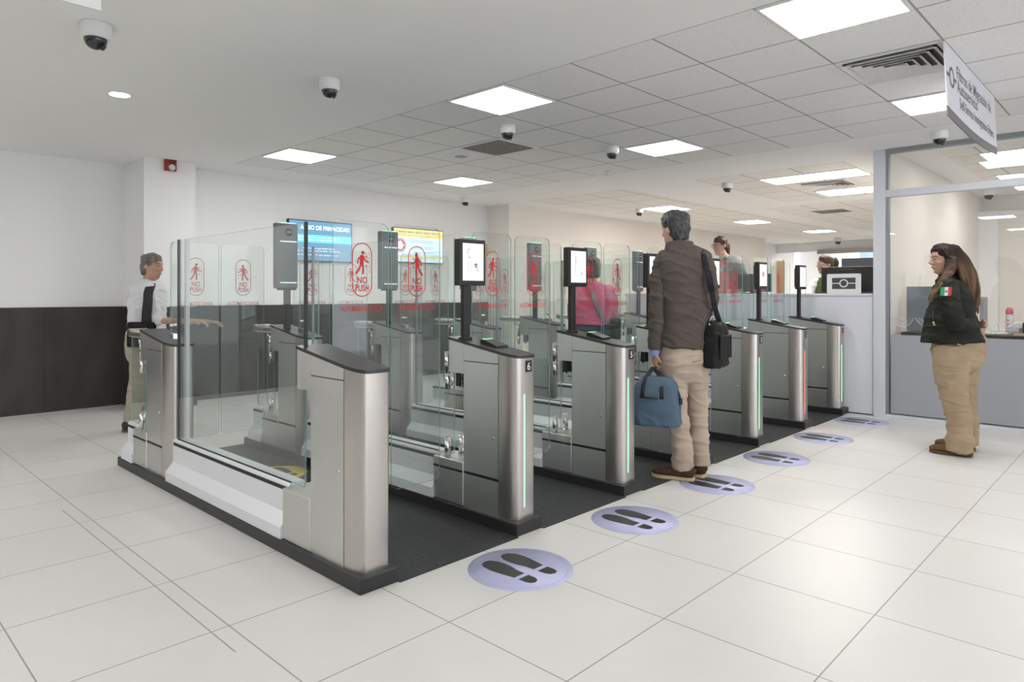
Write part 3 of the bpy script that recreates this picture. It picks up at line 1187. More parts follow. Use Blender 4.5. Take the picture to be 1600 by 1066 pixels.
def decal(bm, flip):
    s = -1 if flip else 1
    P = lambda x, z: V((x, -0.0064, z))
    pill = rrect(-0.060, 0.060, 1.275, 1.557, 0.059, 10)
    stroke(bm, pill, 0.0055, P, closed=True)
    S = lambda pts, w: stroke(bm, [(s * a, b) for a, b in pts], w, P)
    flat(bm, disc2(s * 0.004, 1.507, 0.0105), P)
    S([(0.0, 1.494), (-0.004, 1.445)], 0.026)
    S([(0.004, 1.490), (0.022, 1.462), (0.040, 1.458)], 0.009)
    S([(-0.006, 1.490), (-0.026, 1.470), (-0.030, 1.448)], 0.009)
    S([(0.001, 1.448), (0.006, 1.425), (0.004, 1.392)], 0.012)
    S([(-0.006, 1.448), (-0.022, 1.415), (-0.040, 1.394)], 0.012)
    for z in (1.485, 1.437):
        S([(0.014, z), (0.030, z)], 0.004)
        S([(0.024, z + 0.006), (0.031, z), (0.024, z - 0.006)], 0.003)
    for k in range(5):
        S([(0.044, 1.40 + k * 0.024), (0.044, 1.414 + k * 0.024)], 0.003)
    put_text(bm, 'NO', 0.050, lambda x, y: P(x, 1.344 + y), bold=0.0012, xs=0.82)
    put_text(bm, 'PUSH', 0.050, lambda x, y: P(x, 1.302 + y), bold=0.0012, xs=0.72)
    put_text(bm, 'AUTOMATIC DOOR', 0.043, lambda x, y: P(x, 1.196 + y), bold=0.0003, xs=0.66)


def f_disp(bm):
    box(bm, -0.1025, 0.1025, 2.930, 2.980, 1.336, 1.606, bev=0.005)


def f_dispback(bm):
    box(bm, -0.07, 0.07, 2.979, 3.000, 1.36, 1.57, bev=0.004)


def f_screen(bm):
    box(bm, -0.080, 0.084, 2.9285, 2.9305, 1.365, 1.582)


def f_screen_art(bm, kind):
    P = lambda x, z: V((x, 2.9278, z))
    if kind == 0:      # figure looking down at a document, bags beside
        stroke(bm, [(-0.040, 1.548), (-0.044, 1.535), (-0.038, 1.518)], 0.004, P)
        stroke(bm, [(-0.040, 1.548), (-0.022, 1.548)], 0.004, P)
        stroke(bm, [(-0.036, 1.510), (-0.030, 1.496), (-0.020, 1.500)], 0.005, P)
        flat(bm, disc2(0.022, 1.458, 0.013, ry=0.009), P)
        stroke(bm, [(0.015, 1.445), (0.035, 1.442)], 0.008, P)
        flat(bm, [(0.028, 1.428), (0.040, 1.436), (0.036, 1.420)], P)
        for k in range(3):
            stroke(bm, [(-0.04 + k * 0.012, 1.415), (-0.04 + k * 0.012, 1.485)], 0.004, P, 1)
    elif kind == 1:
        stroke(bm, disc2(-0.030, 1.537, 0.010), 0.003, P, closed=True)
        stroke(bm, [(-0.030, 1.525), (-0.030, 1.43)], 0.004, P)
        stroke(bm, [(-0.045, 1.50), (-0.030, 1.515), (-0.01, 1.50)], 0.003, P)
        for k in range(4):
            stroke(bm, [(-0.005 + k * 0.012, 1.43), (-0.005 + k * 0.012, 1.52)], 0.003, P, 1)
        flat(bm, [(0.022, 1.430), (0.042, 1.434), (0.032, 1.420)], P)
        stroke(bm, [(-0.06, 1.415), (0.04, 1.415)], 0.003, P, 1)
    else:
        flat(bm, disc2(-0.002, 1.482, 0.026), P, 2)
        stroke(bm, [(-0.014, 1.482), (0.010, 1.482)], 0.010, P, 3)
        stroke(bm, [(-0.05, 1.572), (0.0, 1.572)], 0.006, P, 1)
        stroke(bm, [(-0.015, 1.525), (0.005, 1.525)], 0.004, P, 1)


def f_post(bm):
    box(bm, -0.055, -0.008, 2.945, 2.978, ztop(0.42) - 0.004, 1.345, bev=0.004)
    box(bm, -0.065, 0.002, 2.935, 2.988, ztop(0.40) - 0.003, ztop(0.44) + 0.012, bev=0.003)


def f_reader(bm):
    a = Y0 - 0
    pr = [(0.185, 0.0), (0.315, 0.0), (0.315, 0.026), (0.290, 0.030), (0.185, 0.014)]
    prism(bm, pr, lambda y, z: V((-0.030, Y0 + y, ztop(y) + z - 0.002)), lambda y, z: V((0.062, Y0 + y, ztop(y) + z - 0.002)))


def f_reader_light(bm):
    box(bm, -0.022, 0.054, Y0 + 0.298, Y0 + 0.312, ztop(0.30) + 0.0265, ztop(0.30) + 0.0285)


def f_topmark(bm):
    P = lambda x, y: V((x, Y0 + y, ztop(y) + 0.0008))
    for k in range(5):
        stroke(bm, [(-0.03 + 0.02 * k, 0.10), (-0.022 + 0.02 * k, 0.12)], 0.004, P)
    stroke(bm, rrect(-0.045, 0.005, 0.135, 0.165, 0.006, 3), 0.003, P, closed=True)


CY = Y0 + DY + 0.315


def f_cam(bm):
    box(bm, -0.138, 0.044, CY, CY + 0.062, 1.330, 1.846, bev=0.006)


def f_camfoot(bm):
    box(bm, -0.11, 0.035, CY + 0.008, CY + 0.05, 1.316, 1.331)


def f_campost(bm):
    box(bm, -0.058, -0.010, CY + 0.012, CY + 0.048, ztop(0.33) - 0.004, 1.322, bev=0.004)


def f_camlens(bm):
    cyl(bm, (-0.036, CY - 0.003, 1.775), (-0.036, CY + 0.002, 1.775), 0.032, n=24)


def f_camlens_dots(bm):
    for dx, r_ in ((-0.014, 0.006), (0.002, 0.009), (0.015, 0.005)):
        cyl(bm, (-0.036 + dx, CY - 0.0045, 1.777), (-0.036 + dx, CY - 0.001, 1.777), r_, n=12)


def f_cambar(bm):
    box(bm, -0.108, 0.032, CY - 0.0035, CY + 0.002, -0.005, 0.005)


def f_camstat(bm):
    box(bm, -0.095, 0.035, CY + 0.008, CY + 0.05, 1.845, 1.853)


def build_gate(k):
    cx, no = GX_[k], GNO[k]
    if no is None:
        lab = 'steel end barrier without number or screen, nearest of the gate row'
    else:
        col = 'red' if no == 2 else 'green'
        extra = {6: ' beside the end barrier', 5: '', 4: ' hidden behind the brown-jacket man', 3: ' right of the black shoulder bag', 2: '', 1: ' beside the white counter'}[no]
        lab = f'steel passport gate number {no} with {col} light strip{extra}'
    g = thing('passport_gate', lab, 'gate', (cx, 0, 0), 0, 'row of automatic passport gates')
    part('plinth', mk('plinth', M_PLINTH, f_plinth), g)
    sk = part('skirt', mk('skirt', M_ALU, f_skirt), g)
    sk2 = part('skirt', mk('rear_skirt', M_ALU, f_skirt2), g)
    for q in (0, 1):
        part('dark_groove', mk(f'dark_groove{q}', M_GROOVE, lambda bm: f_groove(bm, 0, q)), sk)
        part('dark_groove', mk(f'rear_groove{q}', M_GROOVE, lambda bm: f_groove(bm, 1, q)), sk2)
    gp = part('glass_panel', mk('glass_panel', [M_GLASS, M_GEDGE], f_glass), g)
    for q in (0, 1):
        if q == 0 and no:
            continue
        part('edge_profile', mk(f'edge_profile{q}' if no is None else 'grey_edge_profile', M_BLACK if no is None else M_GREYCH, lambda bm: f_edge(bm, q)), gp)
    part('gasket', mk('gasket', M_GROOVE, f_gasket), gp)
    if no is None:
        part('rear_channel', mk('rear_channel', M_ALU, f_channel), g)
    fn = part('glass_fin', mk('glass_fin', [M_GLASS, M_GEDGE], f_fin), g)
    part('knob', mk('knob', M_CHROME, f_knob), fn)
    part('clamp', mk('clamp', M_CHROME, f_clamp), fn)
    for q in (0, 1):
        part('rear_glass', mk(f'rear_glass{q}', [M_GLASS, M_GEDGE], lambda bm: f_endglass(bm, q)), g)
    gr = part('guard_rail', mk('guard_rail', M_STEEL, f_rail, 0.6), g)
    part('knob', mk('rail_knob', M_CHROME, f_railknob), gr)
    for rear in (0, 1):
        y = Y0 + DY * rear
        p = part('pedestal', mk('pedestal', M_STEEL, f_body, 0.5), g, y)
        part('top_cap', mk('top_cap', M_CAP, f_cap, 0.5), p)
        part('hinge_head', mk('hinge_head', M_STEEL2, f_head), p)
        part('foot_block', mk('foot_block', M_STEEL2, f_block), p)
        for nm, m_, fn_ in (('service_door', M_STEEL2, f_panel_l), ('lower_plate', M_STEEL2, f_lower), ('upper_plate', M_STEEL2, f_upper), ('seam', M_GROOVE, f_seam), ('slot', M_GROOVE, f_slot), ('lock', M_CHROME, f_lock), ('hinge', M_CHROME, f_hinge), ('pivot', M_CHROME, f_pivot), ('hinge_bracket', M_BLACK, f_hinge_bracket)):
            for q in (0, 1):
                if no is None and rear == 0 and q == 0 and nm in ('hinge', 'pivot', 'hinge_bracket', 'slot', 'lower_plate'):
                    continue
                if no is None and rear == 0 and q == 0 and nm == 'service_door':
                    part(nm, mk('tall_service_door', m_, lambda bm: box(bm, *SIDE[0], 0.122, 0.400, ZB, 0.900)), p)
                    continue
                part(nm, mk(f'{nm}{q}', m_, lambda bm: fn_(bm, q)), p)
        if rear == 0 and no:
            npl = part('number_plate', mk('number_plate', M_BLACK, f_number_plate), p)

            def digit(bm):
                put_text(bm, str(no), 0.056, lambda x, z: V((0.032 + x, -0.0032, 0.873 + z)), bold=0.0008)
            part('numeral', mk(f'numeral{no}', M_WHITE, digit), p)
            part('light_strip', mk('red_light_strip' if no == 2 else 'light_strip', M_REDL if no == 2 else M_GREENL, f_strip), p)
    if no:
        d = part('display', mk('display', M_BLACK, f_disp), g)
        part('screen', mk('screen', M_SCREEN, f_screen), d)
        kind = {6: 0, 5: 1, 4: 1, 3: 0, 2: 2, 1: 1}[no]
        part('screen_art', mk(f'screen_art{kind}', [M_SCRG, M_SCRL, M_SCRR, M_SCREEN], lambda bm: f_screen_art(bm, kind)), d)
        part('display_back', mk('display_back', M_BLACK, f_dispback), d)
        part('display_post', mk('display_post', M_BLACK, f_post), g)
        r = part('document_reader', mk('document_reader', M_BLACK, f_reader), g)
        part('reader_light', mk('reader_light', M_GREENL, f_reader_light), r)
        part('printed_marks', mk('printed_marks', mat('cap_print', (0.30, 0.30, 0.30), 0.5), f_topmark), g)
        c = part('face_camera', mk('face_camera', M_DARKGREY, f_cam), g)
        part('camera_foot', mk('camera_foot', M_BLACK, f_camfoot), c)
        part('lens', mk('lens', M_DOME, f_camlens), c)
        part('lens_detail', mk('lens_detail', mat('lens_grey', (0.35, 0.37, 0.38), 0.3), f_camlens_dots), c)
        part('light_bar', mk('light_bar', M_BAR, f_cambar), c, z=1.702)
        part('light_bar', mk('light_bar', M_BAR, f_cambar), c, z=1.376)
        part('status_light', mk('status_light', M_TEALL, f_camstat), c)
        part('camera_post', mk('camera_post', mat('post_slate', (0.04, 0.046, 0.052), 0.35), f_campost), g)
    for rear in (0, 1):
        y = Y0 + DY * rear + 0.575
        sides = []
        if k < 6:
            sides.append((0.318, False))
        if k > 0:
            sides.append((-0.288, True))
        for x, flip in sides:
            l = part('door_leaf', mk('door_leaf', [M_GLASS, M_GEDGE], f_leaf), g, y, x)
            part('warning_print', mk(f'warning_print{int(flip)}', M_RED, lambda bm: decal(bm, flip)), l)
    return g


for k in range(7):
    build_gate(k)

# rubber mats in the lanes
for k in range(6):
    x0, x1 = GX_[k] + 0.1, GX_[k + 1] - 0.1
    nm = ['the end barrier and gate 6', 'gates 6 and 5', 'gates 5 and 4', 'gates 4 and 3', 'gates 3 and 2', 'gates 2 and 1'][k]
    m = boxo('rubber_mat', (x0 + 0.0005, x1 - 0.0005, 2.468 if k else 2.468, 5.70, 0.0005, 0.004), M_RUBBER)
    tag(m, f'black ribbed rubber mat in the lane between {nm}', 'mat', 'rubber lane mats')


# ------------------------------------------------------------------ floor stickers
def sole(bm, cx, cy, s, mir, z, mi):
    """one shoe print pointing along +y: sole and separate heel"""
    f = -1 if mir else 1
    out = [(-0.034, 0.0), (-0.040, 0.04), (-0.048, 0.09), (-0.050, 0.13), (-0.044, 0.17), (-0.026, 0.198), (0.0, 0.207), (0.024, 0.198), (0.040, 0.165), (0.044, 0.125), (0.040, 0.085), (0.030, 0.045), (0.028, 0.0)]
    heel = [(-0.034, -0.022), (-0.034, -0.060), (-0.026, -0.082), (-0.006, -0.092), (0.016, -0.082), (0.026, -0.060), (0.028, -0.022)]
    for pl_ in (out, heel):
        q = [(cx + f * x * s, cy + y * s) for x, y in pl_]
        if f < 0:
            q = q[::-1]
        flat(bm, q[::-1], lambda x, y: V((x, y, z)), mi)
    return


def fixn(bm):
    bmesh.ops.recalc_face_normals(bm, faces=bm.faces)
    for f in bm.faces:
        if f.normal.z < 0:
            f.normal_flip()


ST_POS = [(2.343, 2.190), (3.300, 2.192), (4.292, 2.196), (5.289, 2.205), (6.313, 2.212), (7.400, 2.222)]
ST_LAB = ['lilac footprint sticker on the floor before the lane left of gate 6, largest in view',
          'lilac footprint sticker on the floor between the numbers 6 and 5',
          'lilac footprint sticker under the heels of the man in the brown jacket',
          'lilac footprint sticker on the floor in front of gate 3',
          'lilac footprint sticker on the floor in front of gate 2 with the red strip',
          'lilac footprint sticker on the floor beside the white counter and gate 1']
base = None
for (x, y), lab in zip(ST_POS, ST_LAB):
    if base is None:
        bm = bmesh.new()
        lathe(bm, [(0, 0.0005), (0.247, 0.0005), (0.247, 0.0012), (0, 0.0012)], n=56)
        base = link_mesh('floor_sticker', bm, M_LILAC)
        base.location = (x, y, 0)
        tag(base, lab, 'floor sticker', 'lilac stickers on the white floor')
        bm = bmesh.new()
        stroke(bm, disc2(0, 0, 0.222, 48), 0.003, lambda a, b: V((a, b, 0.0016)), closed=True)
        fixn(bm)
        link_mesh('rim_line', bm, M_LILAC2, base)
        for nm, cx, mir in (('shoe_print', -0.062, False), ('shoe_print', 0.062, True)):
            bm = bmesh.new()
            sole(bm, cx, -0.055, 1.12, mir, 0.0018, 0)
            fixn(bm)
            link_mesh(nm, bm, M_PRINT, base)
    else:
        dup(base, (x, y, 0), lab)

bm = bmesh.new()
lathe(bm, [(0, 0.0), (0.212, 0.0), (0.212, 0.001), (0, 0.001)], n=48)
ys = link_mesh('floor_sticker', bm, M_YELLOW)
ys.location = (2.36, 4.59, 0.0045)
tag(ys, 'round yellow footprint sticker on the black mat inside the nearest lane', 'floor sticker')
bm = bmesh.new()
for i in range(44):
    a = 2 * PI * i / 44
    stroke(bm, [(0.188 * math.cos(a), 0.188 * math.sin(a)), (0.206 * math.cos(a + 0.05), 0.206 * math.sin(a + 0.05))], 0.006, lambda x, y: V((x, y, 0.0014)))
fixn(bm)
link_mesh('rim_marks', bm, M_YELLOW2, ys)
for cx, mir in ((-0.062, False), (0.062, True)):
    bm = bmesh.new()
    sole(bm, cx, -0.055, 1.05, mir, 0.0016, 0)
    fixn(bm)
    link_mesh('shoe_print', bm, M_PRINT, ys)

# ------------------------------------------------------------------ white counter and what stands on it
t = thing('service_counter', 'long white staff counter along the far side of the gates', 'counter', (7.85, 0, 0))
boxo('front_panel', (0.0, 0.03, 2.245, 5.36, 0.012, 1.262), M_COUNTER, t, 0.003)
boxo('counter_top', (-0.012, 0.40, 2.245, 5.37, 1.262, 1.288), M_COUNTER, t, 0.004)
boxo('end_panel', (0.03, 0.38, 5.33, 5.36, 0.012, 1.262), M_COUNTER, t)
boxo('kick_strip', (0.012, 0.03, 2.25, 5.35, 0.0, 0.012), M_GROOVE, t)
boxo('end_panel', (0.03, 0.38, 2.245, 2.27, 0.012, 1.262), M_COUNTER, t)
b = boxo('raised_platform', (8.235, 10.6, 2.28, 5.45, 0, 0.20), mat('platform_grey', (0.25, 0.25, 0.26), 0.7))
structure(b)
b.name = 'floor_platform'


def monitor(x, y, zc, w, hgt, label, rz=0.0, zfoot=1.288):
    t = thing('computer_monitor', label, 'monitor', (x, y, 0), rz)
    boxo('housing', (0.0, 0.028, -w / 2, w / 2, zc - hgt / 2, zc + hgt / 2), M_BLACK, t, 0.006)
    boxo('display', (0.0275, 0.030, -w / 2 + 0.012, w / 2 - 0.012, zc - hgt / 2 + 0.018, zc + hgt / 2 - 0.012), mat('monitor_face', (0.02, 0.02, 0.02), 0.2, emit=(0.4, 0.5, 0.6), estr=0.4), t)
    boxo('stand', (-0.04, 0.0, -0.035, 0.035, zfoot + 0.008, zc + 0.05), M_BLACK, t, 0.004)
    boxo('rear_bulge', (-0.022, 0.002, -w * 0.17, w * 0.17, zc + 0.04, zc + hgt / 2 - 0.03), M_BLACK, t, 0.006)
    boxo('foot', (-0.10, 0.12, -0.12, 0.12, zfoot, zfoot + 0.010), M_BLACK, t, 0.003)
    return t


monitor(8.10, 2.585, 1.447, 0.545, 0.285, 'black monitor seen from behind on the white counter, symbol card before it')
monitor(8.12, 3.66, 1.42, 0.42, 0.22, 'dark monitor on the counter behind the gate 2 screen')
t = thing('symbol_card', 'white card with the electronic passport symbol leaning on the black monitor', 'sign card', (7.955, 2.567, 1.289), 0)
P_ = lambda y, z: V((0.0, -y, z))
bm = bmesh.new()
prism(bm, rrect(-0.177, 0.177, 0.0, 0.218, 0.014), lambda y, z: V((-0.003, -y, z)), lambda y, z: V((0.003, -y, z)))
link_mesh('card', bm, M_WHITE, t)
bm = bmesh.new()
q = lambda y, z: V((-0.0036, -y, z))
flat(bm, [(-0.122, 0.05), (0.122, 0.05), (0.122, 0.108), (-0.122, 0.108)], q)
flat(bm, [(-0.122, 0.118), (0.122, 0.118), (0.122, 0.174), (-0.122, 0.174)], q)
link_mesh('symbol_bars', bm, mat('symbol_charcoal', (0.07, 0.07, 0.08), 0.5), t)
bm = bmesh.new()
q2 = lambda y, z: V((-0.0042, -y, z))
flat(bm, disc2(0, 0.113, 0.046, 28), q2)
link_mesh('symbol_ring', bm, M_WHITE, t)
bm = bmesh.new()
q3 = lambda y, z: V((-0.0048, -y, z))
flat(bm, disc2(0, 0.113, 0.033, 28), q3)
link_mesh('symbol_dot', bm, mat('symbol_charcoal', (0.07, 0.07, 0.08), 0.5), t)
bm = bmesh.new()
for y in (-0.165, 0.165):
    for z in (0.2,):
        flat(bm, disc2(y, z, 0.004, 10), q)
link_mesh('screws', bm, M_GREYCH, t)

b = boxo('desk_partition', (9.40, 9.44, 2.25, 3.06, 0.20, 1.745), mat('slate_panel', (0.045, 0.052, 0.062), 0.5))
tag(b, 'dark slate partition panel behind the officer and the black monitor', 'partition')
t = thing('wall_poster', 'small blue and white poster in the far bright opening', 'poster', (22.5, 6.45, 2.26))
boxo('sheet', (-0.02, -0.005, -0.34, 0.34, -0.30, 0.30), mat('poster_blue', (0.22, 0.30, 0.56), 0.6), t)
boxo('yellow_stripe', (-0.024, -0.02, -0.28, -0.16, -0.24, 0.24), mat('poster_yellow', (0.75, 0.52, 0.16), 0.6), t)
boxo('white_patch', (-0.024, -0.02, 0.05, 0.26, -0.12, 0.08), M_WHITE, t)
t = thing('wooden_door', 'honey wood door far behind the gates, beside the gate 1 screen', 'door', (15.0, 6.15, 0))
boxo('leaf', (0.0, 0.05, -0.06, 0.10, 0, 2.0), M_WOOD, t)
boxo('door_stop', (-0.01, 0.0, -0.05, 0.08, 0.9, 0.96), M_CHROME, t)

# ------------------------------------------------------------------ office desk and clutter
t = thing('office_desk', 'dark topped desk behind the frosted office glass', 'desk', (8.40, 0, 0))
boxo('worktop', (-0.38, 0.42, -2.0, 2.02, 0.845, 0.885), mat('desk_dark', (0.05, 0.045, 0.042), 0.4), t, 0.004)
boxo('front_board', (-0.30, -0.27, -1.95, 2.0, 0.0, 0.845), mat('desk_grey', (0.35, 0.36, 0.38), 0.6), t)
boxo('side_board', (-0.27, 0.40, 1.97, 2.0, 0.0, 0.845), mat('desk_grey', (0.35, 0.36, 0.38), 0.6), t)
b = boxo('slate_screen', (8.36, 8.385, 1.585, 2.05, 0.886, 1.365), mat('blue_grey_panel', (0.21, 0.25, 0.29), 0.5))
tag(b, 'blue grey desk screen behind the glass, left of the woman in the dark jacket', 'desk screen')
t = thing('computer_monitor', 'slim grey monitor seen edge-on behind the woman in the dark jacket', 'monitor', (8.42, 1.355, 0))
boxo('housing', (-0.12, 0.12, -0.012, 0.020, 1.0, 1.255), mat('monitor_grey', (0.33, 0.33, 0.34), 0.4), t, 0.006)
boxo('stand', (-0.02, 0.02, -0.01, 0.01, 0.893, 1.0), M_GREYCH, t)
boxo('foot', (-0.09, 0.09, -0.05, 0.06, 0.886, 0.894), M_GREYCH, t)
t = thing('water_bottle', 'pink and white water bottle on the office desk', 'bottle', (8.40, 1.139, 0.886))
bm = bmesh.new()
lathe(bm, [(0, 0), (0.032, 0), (0.034, 0.01), (0.034, 0.17), (0.028, 0.195), (0, 0.195)], n=20)
link_mesh('bottle_body', bm, noise_col(mat('bottle_spots', (0.8, 0.7, 0.72), 0.35), (0.62, 0.10, 0.16), (0.82, 0.76, 0.78), 28, 1, (1, 1, 1), 0.36, 0.42), t)
bm = bmesh.new()
lathe(bm, [(0.028, 0.195), (0.033, 0.20), (0.033, 0.235), (0.022, 0.262), (0, 0.265)], n=20)
link_mesh('bottle_cap', bm, mat('bottle_pink', (0.80, 0.20, 0.26), 0.4), t)
t = thing('paper_stack', 'loose white papers at the front edge of the office desk', 'papers', (8.16, 1.27, 0.886))
bm = bmesh.new()
for i in range(5):
    a = random.uniform(-0.3, 0.3)
    vs = box(bm, -0.105, 0.105, -0.15, 0.15, 0.004 * i, 0.004 * i + 0.0035)
    bmesh.ops.rotate(bm, verts=vs, cent=(0, 0, 0), matrix=Matrix.Rotation(a, 3, 'Z'))
link_mesh('sheets', bm, M_WHITE, t)
t = thing('wooden_tray', 'light wood board lying on the office desk', 'tray', (8.09, 0.92, 0.886))
boxo('board', (-0.05, 0.05, -0.14, 0.14, 0, 0.018), mat('light_wood', (0.55, 0.40, 0.28), 0.5), t)
for i, (x, y) in enumerate(((8.30, 1.085), (8.60, 1.10))):
    t = thing('plastic_bag', ['crumpled clear plastic bag beside the grey office monitor', 'small clear bag behind the pink bottle'][i], 'bag', (x, y, 0.886))
    bm = bmesh.new()
    bmesh.ops.create_icosphere(bm, subdivisions=3, radius=0.065)
    for v in bm.verts:
        v.co *= 1 + 0.35 * noise.noise(v.co * 28 + V((i * 5, 0, 0)))
        v.co.z = max(0.0, v.co.z * 0.9 + 0.05)
    link_mesh('film', bm, mat('clear_film', (0.75, 0.76, 0.78), 0.2, alpha=0.55), t)
for i, y in enumerate((1.0, 0.95, 0.90)):
    b = boxo('file_folder', (8.22, 8.46, y - 0.012, y + 0.012, 0.886, 1.005), M_BLACK if i != 1 else mat('folder_grey', (0.55, 0.55, 0.56), 0.5))
    b.rotation_euler = (0, 0, 0)
    tag(b, ['black file folder nearest the pink bottle', 'pale grey file folder between two black ones', 'black file folder at the right edge of the photo'][i], 'folder', 'file folders on the office desk')
# ------------------------------------------------------------------ people
SKIN = noise_col(mat('skin', (0.50, 0.30, 0.22), 0.5, 0, 0.4), (0.46, 0.27, 0.195), (0.54, 0.33, 0.245), 14, 3)
M_LIP = mat('lips', (0.42, 0.13, 0.12), 0.45)
M_EYE = mat('eye_dark', (0.02, 0.015, 0.012), 0.2)
M_EYE_SHADE = mat('eye_shade', (0.34, 0.27, 0.23), 0.45)  # eye whites painted in a shaded skin tone


def cloth(name, c1, c2, rough=0.85, scale=30, weave=260, bump=0.3):
    return noise_col(mat(name, c1, rough, 0, 0.15), c1, c2, scale, 5, (1, 1, 1), 0.3, 0.7, bump=bump, bscale=weave, bdist=0.002)


def hair_mat(name, c1, c2, sc=26):
    return noise_col(mat(name, c1, 0.42, 0, 0.45), c1, c2, sc, 4, (1, 1, 0.12), 0.35, 0.68, bump=0.6, bscale=60, bdist=0.006)


def hair_fade(name, roots, ends1, ends2, z_hi, z_lo):
    """long coloured hair: dark regrown roots, lighter dyed lengths"""
    m = mat(name, ends1, 0.58, 0, 0.25)
    noise_col(m, ends1, ends2, 24, 4, (1, 1, 0.12), 0.32, 0.70, bump=0.35, bscale=60, bdist=0.004)
    t, ns, ls, b = NT(m)
    src = b.inputs['Base Color'].links[0].from_socket
    tc = N(t, 'ShaderNodeTexCoord')
    sp = N(t, 'ShaderNodeSeparateXYZ')
    ls.new(tc.outputs['Object'], sp.inputs[0])
    nz = N(t, 'ShaderNodeTexNoise')
    nz.inputs['Scale'].default_value = 14
    ls.new(tc.outputs['Object'], nz.inputs['Vector'])
    z = math_node(t, 'ADD', sp.outputs['Z'], math_node(t, 'MULTIPLY', nz.outputs['Fac'], 0.16))
    mr = N(t, 'ShaderNodeMapRange')
    ls.new(z, mr.inputs['Value'])
    mr.inputs['From Min'].default_value = z_lo
    mr.inputs['From Max'].default_value = z_hi
    c = mix_col(t, mr.outputs['Result'], src, roots)
    ls.new(c, b.inputs['Base Color'])
    return m


class Fig:
    """a person standing at a floor point; x = image right, y = away, z = up"""

    def __init__(self, px, d, z0=0.0):
        self.px0, self.d0, self.z0 = px, d, z0
        l = (px - 800) / F_PX * d
        self.base = V((d * CT + l * ST, d * ST - l * CT, 0))
        self.l0 = l

    def p(self, px, py, dv=0.0):
        d = self.d0 + dv
        return V(((px - 800) / F_PX * d - self.l0, dv, EYE - (py - HOR) * d / F_PX))

    def gp(self, px, py, z=0.0):
        w = ground(px, py, z) - self.base
        return V((w.x * ST - w.y * CT, w.x * CT + w.y * ST, z))

    def place(self, o):
        o.location = self.base
        o.rotation_euler = (0, 0, TH - PI / 2)


def head_shape(bm, c, f, s=1.0, nose=1.0, ears=True):
    """skull, jaw, nose, brow, lips and ears; c = head centre, f = facing"""
    c = V(c)
    f = V((f[0], f[1], f[2] if len(f) > 2 else 0)).normalized()
    r = V((f.y, -f.x, 0)).normalized()
    u = r.cross(f).normalized()
    at = lambda a, b, z: c + r * (a * s) + f * (b * s) + u * (z * s)
    prof = [(-0.117, 0.060, 0.016, 0.014), (-0.110, 0.055, 0.032, 0.026), (-0.092, 0.042, 0.047, 0.045), (-0.068, 0.026, 0.057, 0.064), (-0.035, 0.012, 0.065, 0.083),
            (0.0, 0.006, 0.071, 0.089), (0.035, 0.0, 0.074, 0.094), (0.07, -0.004, 0.071, 0.090), (0.095, -0.006, 0.058, 0.074), (0.112, -0.008, 0.038, 0.048), (0.121, -0.009, 0.012, 0.015)]
    loft(bm, [(at(0, b, z), w * s, d * s) for z, b, w, d in prof], r, 22)
    # nose
    limb(bm, [(at(0, 0.092, 0.022), 0.008 * s, 0.008 * s), (at(0, 0.100, 0.0), 0.010 * s, 0.011 * s), (at(0, 0.108 + 0.006 * nose, -0.024), 0.014 * s, 0.012 * s), (at(0, 0.098, -0.034), 0.013 * s, 0.009 * s)], r, 10)
    for k in (-1, 1):
        limb(bm, [(at(k * 0.012, 0.092, -0.030), 0.007 * s, 0.007 * s), (at(k * 0.015, 0.086, -0.028), 0.007 * s, 0.007 * s)], f, 8)
        limb(bm, [(at(k * 0.012, 0.092, 0.026), 0.007 * s, 0.008 * s), (at(k * 0.034, 0.083, 0.030), 0.007 * s, 0.009 * s), (at(k * 0.052, 0.064, 0.024), 0.006 * s, 0.008 * s)], u, 8)
        limb(bm, [(at(k * 0.034, 0.070, -0.020), 0.017 * s, 0.016 * s), (at(k * 0.046, 0.050, -0.026), 0.017 * s, 0.016 * s)], u, 10)
        if ears:
            loft(bm, [(at(k * 0.066, -0.008, 0.0), 0.016 * s, 0.028 * s), (at(k * 0.078, -0.014, 0.002), 0.019 * s, 0.033 * s), (at(k * 0.083, -0.016, 0.004), 0.014 * s, 0.026 * s)], f, 12)
    # mouth and chin
    limb(bm, [(at(-0.020, 0.083, -0.060), 0.006 * s, 0.006 * s), (at(0, 0.092, -0.056), 0.008 * s, 0.007 * s), (at(0.020, 0.083, -0.060), 0.006 * s, 0.006 * s)], u, 8)
    limb(bm, [(at(-0.016, 0.082, -0.070), 0.006 * s, 0.006 * s), (at(0, 0.089, -0.070), 0.008 * s, 0.007 * s), (at(0.016, 0.082, -0.070), 0.006 * s, 0.006 * s)], u, 8)
    limb(bm, [(at(0, 0.070, -0.098), 0.018 * s, 0.014 * s), (at(0, 0.076, -0.104), 0.014 * s, 0.010 * s)], r, 10)
    return at


